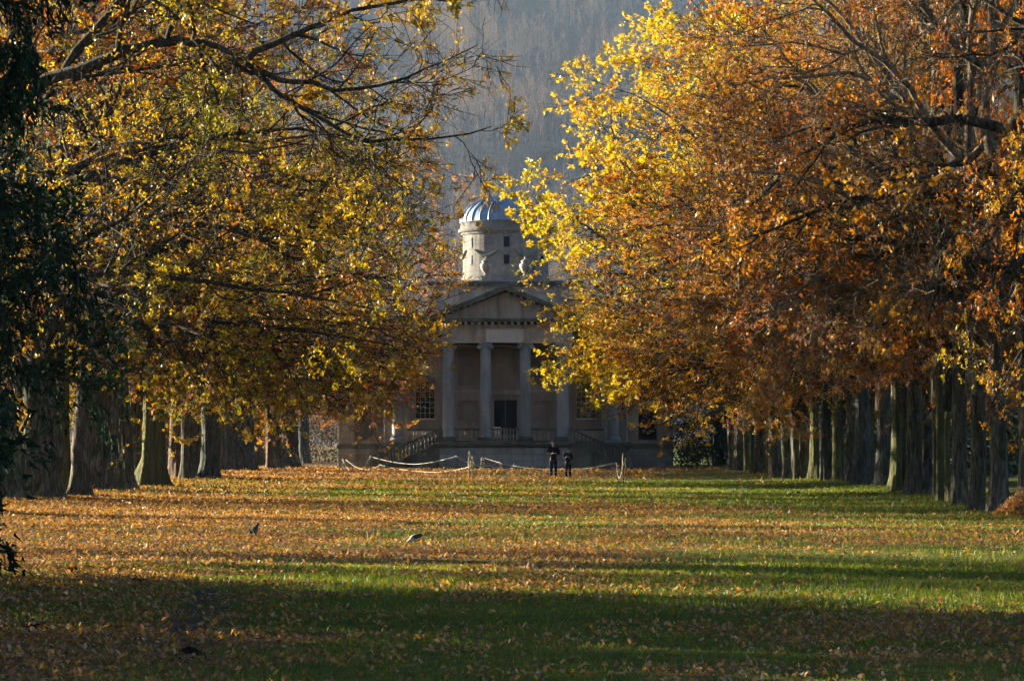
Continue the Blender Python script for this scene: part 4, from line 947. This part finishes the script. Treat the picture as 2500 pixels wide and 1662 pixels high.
stake(1255, 1128, 160, 'thin stake left of the standing man', .013)
stake(1504, 1128, 140, 'low taped stake left of the right-hand end post', .014, tape=True)
stake(1521, 1105, 124, 'tall right-hand end post of the barrier', .028)
stake(1528, 1117, 124, 'shorter post beside the right-hand end post', .02, tape=False, lean=-.02)
rope(zr([(82, 165), (130, 205), (190, 235), (250, 243), (305, 228), (348, 205)]), 161, 158, 'thick pale rope sagging between the two left stakes', .018)
rope(zr([(54, 165), (80, 215), (120, 262), (165, 272), (215, 240), (268, 142)]), 163, 155, 'slack rope loop hanging deepest at the left end', .012)
rope(zr([(54, 165), (60, 205), (68, 243), (74, 225), (66, 190)]), 163, 163, 'short rope end dangling from the leftmost stake', .014)
rope(zr([(268, 140), (420, 178), (590, 199), (760, 183), (945, 136)]), 155, 118, 'long rope from knotted left stake to the thin tall stake', .012)
rope(zr([(348, 206), (520, 243), (760, 262), (930, 245), (1040, 218)]), 158, 133, 'low long rope between left stakes and coiled rope post', .011)
rope(zr([(945, 140), (1000, 178), (1070, 206), (1140, 217), (1210, 205), (1275, 180)]), 118, 156, 'thick rope sagging in front of the podium middle', .017)
rope(zr([(1275, 182), (1300, 238), (1335, 277), (1368, 250), (1388, 195)]), 156, 160, 'deep thick rope loop right of the barrier middle', .022)
rope(zr([(1388, 195), (1370, 225), (1348, 248)]), 160, 160, 'short rope tail inside the deep loop', .014)
rope(zr([(1040, 120), (1030, 180), (1034, 238), (1046, 225), (1048, 150), (1042, 105)]), 132.9, 132.9, 'coil of rope hanging from the middle post', .02)
rope(zr([(1066, 145), (1075, 205), (1100, 248), (1122, 235), (1135, 150)]), 132.9, 150, 'small rope loop between the middle post and taped stake', .014)
rope(zr([(1137, 146), (1300, 195), (1480, 227), (1690, 241), (1940, 232), (2182, 187)]), 150, 140, 'upper of two long ropes passing in front of the people', .010)
rope(zr([(1066, 190), (1230, 222), (1440, 252), (1660, 264), (1900, 244), (2182, 197)]), 133, 140, 'lower of two long ropes passing in front of the people', .011)
rope(zr([(2182, 190), (2190, 270), (2205, 306), (2222, 265), (2234, 130)]), 140, 124, 'rope loop hanging at the right-hand end posts', .016)
rope(zr([(2236, 120), (2230, 165), (2238, 205), (2246, 190), (2254, 155)]), 123.9, 124, 'short rope coil on the right-hand end post', .02)

# ------------------------------------------------------------------ people
skin_m = plain('skin', (.46, .27, .20), .55); hair_grey = plain('hair_grey', (.14, .12, .10), .8, 0, .2, 60); hair_brown = plain('hair_brown', (.07, .045, .03), .8, 0, .2, 60)
navy = plain('navy_jacket', (.014, .018, .032), .85, 0, .15, 25); teal = plain('teal_jacket', (.014, .028, .036), .85, 0, .15, 25); jean = plain('dark_jeans', (.018, .026, .045), .9, 0, .1, 30); trous = plain('dark_trousers', (.014, .018, .024), .9, 0, .1, 30); shoe_m = plain('shoe_leather', (.012, .012, .012), .6); cam_m = plain('camera_body', (.01, .01, .012), .4)
def skinned(name, pts, edges, rad, mat, parent, root=0, sub=2):
    me = bpy.data.meshes.new(name); me.from_pydata(pts, edges, []); me.update(); o = obj(name, me, parent)
    md = o.modifiers.new('skin', 'SKIN'); md.use_smooth_shade = True
    for i, sv in enumerate(me.skin_vertices[0].data):
        r_ = rad[i]; sv.radius = (r_, r_) if not isinstance(r_, tuple) else r_; sv.use_root = (i == root)
    ss = o.modifiers.new('sub', 'SUBSURF'); ss.levels = sub; ss.render_levels = sub
    me.materials.append(mat); return o
def hand(pts, edges, rad, wrist_i, wpt, fdir, palm_n, k=1.0):
    """palm and five fingers grown from the wrist vertex"""
    wpt = Vector(wpt); f = Vector(fdir).normalized(); n = Vector(palm_n).normalized(); s = f.cross(n).normalized()
    b = len(pts); pts.append(tuple(wpt + f*.045*k)); rad.append((.034*k, .018*k)); edges.append((wrist_i, b))
    for q, (off, ln) in enumerate(((-.030, .070), (-.010, .078), (.010, .073), (.029, .058))):
        i = len(pts); p1 = wpt + f*.085*k + s*off*k; p2 = p1 + f*ln*.5*k + n*.014*k; p3 = p2 + f*ln*.3*k + n*.034*k
        for p in (p1, p2, p3): pts.append(tuple(p)); rad.append(.0095*k)
        edges += [(b, i), (i, i+1), (i+1, i+2)]
    i = len(pts); p1 = wpt + f*.03*k - s*.036*k + n*.01*k; p2 = p1 + (f*.6 - s*.6 + n*.3).normalized()*.045*k
    for p in (p1, p2): pts.append(tuple(p)); rad.append(.0105*k)
    edges += [(b, i), (i, i+1)]
def person(x, d, H, label, jacket, legs, hair, pose, jk_name, turn=0.0):
    g = float(ground_z(np.array([x]), np.array([d]))[0])
    t = empty('person', (x, d, g), turn); tag(t, label, 'person', 'people standing on the lawn')
    k = H/1.78
    def q(*p): return tuple(c*k for c in p)
    # body: skin from feet to head in one mesh; -y faces the camera
    pts = [q(0, 0, .93), q(0, .0, 1.12), q(0, .0, 1.34), q(0, .005, 1.46), q(0, -.005, 1.53), q(0, -.015, 1.60), q(0, -.015, 1.70)]
    rad = [.13*k, .12*k, (.14*k, .11*k), .07*k, .055*k, .082*k, .085*k]
    edges = [(0, 1), (1, 2), (2, 3), (3, 4), (4, 5), (5, 6)]
    for s in (-1, 1):
        i = len(pts); pts += [q(.10*s, 0, .86), q(.105*s, -.01, .48), q(.11*s, .02, .09), q(.125*s, -.10, .04)]; rad += [.085*k, .058*k, .042*k, .035*k]; edges += [(0, i), (i, i+1), (i+1, i+2), (i+2, i+3)]
    arms = {}
    for s in (-1, 1):
        sh, el, wr = (q(.19*s, .0, 1.42), q(*pose[s][0]), q(*pose[s][1]))
        i = len(pts); pts += [sh, el, wr]; rad += [.062*k, .045*k, .032*k]; edges += [(2, i), (i, i+1), (i+1, i+2)]
        fd = Vector(wr) - Vector(el); hand(pts, edges, rad, i+2, wr, (fd.normalized() + Vector((-s*.3, -.2, .25))), (-s*.6, -.5, -.2), k); arms[s] = (sh, el, wr)
    skinned('body', pts, edges, rad, skin_m, t)
    # face and hair
    mb = MB(); hc = Vector(q(0, -.015, 1.655))
    mb.ell(hc + Vector(q(0, -.094, .0)), q(.012, .020, .022), 8, 6)                        # nose
    for s in (-1, 1): mb.ell(hc + Vector(q(.082*s, .0, .0)), q(.012, .022, .032), 8, 6)    # ears
    mb.build('nose_and_ears', skin_m, t)
    mb = MB()
    for s in (-1, 1): mb.ell(hc + Vector(q(.031*s, -.079, .022)), q(.013, .008, .009), 8, 6); mb.box(hc.x+(.031*s-.02)*k, hc.x+(.031*s+.02)*k, hc.y-.086*k, hc.y-.074*k, hc.z+.04*k, hc.z+.047*k)
    mb.build('eyes_and_brows', hair_brown, t)
    mb = MB(); mb.box(hc.x-.024*k, hc.x+.024*k, hc.y-.084*k, hc.y-.072*k, hc.z-.052*k, hc.z-.043*k); mb.build('mouth', red_m, t)
    mb = MB()
    V = []; F = []; n, m = 16, 7
    for j in range(m+1):
        for i in range(n):
            a = 2*math.pi*i/n; front = max(0, -math.sin(a)); tmax = math.pi*(.72 - .36*front**.6 + (.0 if hair is hair_grey else .05)); th = tmax*j/m
            V.append(tuple(hc + Vector(q(.093*math.sin(th)*math.cos(a), .012 + .102*math.sin(th)*math.sin(a), .012 + .115*math.cos(th)))))
    for j in range(m):
        for i in range(n): F.append((j*n+i, (j+1)*n+i, (j+1)*n+(i+1) % n, j*n+(i+1) % n))
    mb.add(V, F, True); mb.build('hair', hair, t)
    # jacket with sleeves and collar
    pts = [q(0, 0, .84), q(0, .0, 1.0), q(0, .0, 1.20), q(0, .0, 1.38), q(0, .01, 1.475)]
    rad = [(.185*k, .135*k), (.18*k, .13*k), (.185*k, .135*k), (.195*k, .125*k), (.085*k, .085*k)]; edges = [(0, 1), (1, 2), (2, 3), (3, 4)]
    for s in (-1, 1):
        sh, el, wr = [Vector(p) for p in arms[s]]; i = len(pts); pts += [tuple(sh), tuple(el), tuple(el + (wr-el)*.92)]; rad += [.088*k, .068*k, .052*k]; edges += [(3, i), (i, i+1), (i+1, i+2)]
    skinned(jk_name, pts, edges, rad, jacket, t, 1)
    # trousers
    pts = [q(0, 0, .94)]; rad = [(.165*k, .13*k)]; edges = []
    for s in (-1, 1):
        i = len(pts); pts += [q(.095*s, 0, .80), q(.105*s, -.01, .48), q(.112*s, .01, .07)]; rad += [.105*k, .078*k, .072*k]; edges += [(0, i), (i, i+1), (i+1, i+2)]
    skinned('trousers', pts, edges, rad, legs, t)
    for s in (-1, 1):
        mb = MB(); mb.ell(q(.12*s, -.06, .045), q(.052, .145, .05), 12, 8); mb.ell(q(.115*s, .03, .075), q(.05, .06, .075), 12, 8); mb.build('shoe', shoe_m, t)
    return t, k
dm = 140.0
pose_man = {-1: ((-.30, -.02, 1.16), (-.09, -.24, 1.17)), 1: ((.30, -.02, 1.16), (.09, -.23, 1.19))}
person((1351-CX)/FPX*dm, dm, 1.80, 'taller person in navy jacket and dark jeans with hands folded at chest', navy, jean, hair_grey, pose_man, 'jacket')
pose_ch = {-1: ((-.24, -.06, 1.13), (-.10, -.25, 1.24)), 1: ((.25, -.06, 1.12), (.07, -.25, 1.20))}
ch, k = person((1387-CX)/FPX*139.5, 139.5, 1.47, 'smaller person in dark teal coat holding a camera at the chest', teal, trous, hair_brown, pose_ch, 'coat')
cm_ = empty('camera_held', ((1386-CX)/FPX*139.5 - .02, 139.5 - .30*k, ch.location.z + 1.27*k)); tag(cm_, 'small black camera held in the hands of the smaller person', 'camera')
mb = MB(); mb.box(-.065, .065, -.025, .03, -.04, .045, .006); mb.box(-.02, .03, -.02, .025, .046, .066); mb.build('camera_case', cam_m, cm_)
mb = MB(); mb.lathe([(.032, 0), (.034, .05), (.028, .055), (.005, .056)], (0, 0, 0), 14); o = mb.build('lens', cam_m, cm_, (0, -.026, 0)); o.rotation_euler = (math.radians(90), 0, 0)

# ------------------------------------------------------------------ birds
black_f = plain('black_feather', (.012, .013, .018), .45, 0, .5, 40); grey_f = plain('grey_feather', (.26, .28, .31), .7, 0, .3, 30); pale_f = plain('pale_feather', (.5, .5, .5), .7, 0, .3, 30); beak_m = plain('beak_horn', (.03, .03, .03), .4); leg_m = plain('bird_leg', (.25, .08, .06), .6)
def bird(px, py, rz, label, body_m, wing_m, head_m, pitch, headz, k=1.0):
    d = ground_d(py); x = (px - CX)/FPX*d; g = float(ground_z(np.array([x]), np.array([d]))[0]) + .01
    t = empty('bird', (x, d, g), rz); tag(t, label, 'bird'); t.scale = (k, k, k)
    # body along +x (head end), one continuous lathe bent along a spine
    cp, sp = math.cos(pitch), math.sin(pitch)
    prof = [(-.20, .012), (-.15, .024), (-.10, .046), (-.04, .068), (.03, .074), (.09, .060), (.125, .042), (.15, .035), (.172, .037), (.195, .034), (.215, .018), (.222, .004)]
    P = []
    for s, r_ in prof:
        bend = max(0, s - .08); ang = pitch + bend*headz
        P.append((s*cp*(1 - .0*bend), 0, .145 + s*sp + bend*headz*.55))
    mb = MB(); mb.tube(P, [r_ for s, r_ in prof], 14); mb.build('body', body_m, t)
    hx, hz_ = P[-3][0], P[-3][2]
    mb = MB(); mb.ell((hx, 0, hz_), (.04, .036, .036), 12, 8); mb.build('head', head_m, t)
    mb = MB(); dx = 1 if headz > -1 else .6; mb.tube([(hx+.03*dx, 0, hz_-.004), (hx+.058*dx, 0, hz_-.01 - (.02 if headz < 0 else 0)), (hx+.085*dx, 0, hz_-.02 - (.045 if headz < 0 else 0))], [.013, .009, .002], 8); mb.build('beak', beak_m, t)
    rot = Matrix.Rotation(-pitch, 3, 'Y')
    for s in (-1, 1):
        mb = MB(); mb.ell((-.045*cp, .056*s, .155 - .045*sp), (.145, .020, .052), 14, 8, rot); mb.build('wing', wing_m, t)
        mb = MB(); mb.tube([(.0, .03*s, .09), (.005, .03*s, .045), (.0, .03*s, 0)], [.010, .006, .006], 6)
        for a in (-.5, 0, .5, math.pi): mb.tube([(0, .03*s, .004), (.035*math.cos(a), .03*s + .035*math.sin(a), .003)], .004, 5)
        mb.build('leg', leg_m if wing_m is not black_f else beak_m, t)
    mb = MB(); tx = -.19*cp; tz = .145 - .19*sp
    V = [(-.10*cp, -.03, .15-.10*sp), (-.10*cp, .03, .15-.10*sp), (tx-.09*cp, .045, tz-.09*sp), (tx-.09*cp, -.045, tz-.09*sp)]; V += [(a, b, c-.014) for a, b, c in V]
    mb.add(V, [(0, 1, 2, 3), (7, 6, 5, 4), (0, 4, 5, 1), (1, 5, 6, 2), (2, 6, 7, 3), (3, 7, 4, 0)]); mb.build('tail', wing_m, t)
bird(622, 1311, math.radians(62), 'black jackdaw standing upright on the leaf-strewn lawn', black_f, black_f, black_f, math.radians(38), .5, .82)
bird(1014, 1329, math.radians(168), 'grey pigeon pecking among the fallen leaves', pale_f, black_f, grey_f, math.radians(-14), -1.1, .78)

# ------------------------------------------------------------------ molehills and fallen boughs
soil_m = plain('dark_soil', (.022, .017, .013), .95, 0, .1, 20)
def mound(px, py, wpx, hpx, label, seed):
    d = ground_d(py); x = (px - CX)/FPX*d; rx = wpx/2*d/FPX; h = hpx*d/FPX; r = np.random.default_rng(seed); n, m = 28, 9; V = []
    for j in range(m+1):
        u = j/m
        for i in range(n):
            a = 2*math.pi*i/n; q = 1 - u; rr_ = q*(1 + .18*math.sin(3*a + seed) + .1*math.sin(7*a + 2*seed))
            V.append((rx*rr_*math.cos(a) + r.normal(0, .008), rx*.8*rr_*math.sin(a) + r.normal(0, .008), -.05 + (h+.05)*(1 - q**2.2)**.8 + r.normal(0, .012)*(u > .1)))
    Fm = [(j*n+i, j*n+(i+1) % n, (j+1)*n+(i+1) % n, (j+1)*n+i) for j in range(m) for i in range(n)]
    o = obj('molehill', mesh_np('molehill', V, Fm, soil_m, False), None, (x, d, float(ground_z(np.array([x]), np.array([d]))[0]))); tag(o, label, 'molehill', 'molehills'); return o
mound(463, 1602, 92, 24, 'large dark molehill in the shaded left foreground', 1)
mound(92, 1538, 95, 16, 'low dark molehill near the bottom left corner', 2)
mound(180, 1395, 60, 9, 'small molehill left at the edge of the shade', 3)
mound(1948, 1203, 16, 4, 'tiny dark molehill on the green grass by the right row', 5)
br = MB(); r = random.Random(3); d = ground_d(1420); x0 = (350-CX)/FPX*d
br.tube([(-.22, .0, .09), (-.08, .02, .06), (.1, -.01, .05), (.36, .02, .03)], [.035, .04, .035, .015], 7); br.tube([(-.1, .02, .06), (-.16, .0, .16), (-.14, -.03, .21)], [.02, .014, .006], 6); br.tube([(.12, 0, .05), (.2, .05, .1), (.27, .08, .12)], [.016, .01, .005], 6)
fb = br.build('fallen_branch', branch_m, None, (x0, d, 0)); fb.scale = (.6, .6, .6); tag(fb, 'short dark fallen branch lying at the edge of the shade', 'branch')
# leaf heap at the foot of the nearest right-hand oak
hp = MB(); d = ground_d(1262); x0 = (2488-CX)/FPX*d
def heap(r, n):
    a = r.uniform(0, 6.28, n); q = np.sqrt(r.random(n)); p = np.stack([q*np.cos(a)*.75, q*np.sin(a)*.7 - .5, .02 + .75*(1-q)**1.0*r.uniform(.5, 1.05, n)], -1); return p, .2 + .5*r.random(n)
o = obj('leaf_heap', leaf_mass('leaf_heap', 2600, heap, .10, litter_m, 12), None, (x0, d, .02)); tag(o, 'heap of brown leaves banked at the foot of nearest right oak', 'leaf heap')
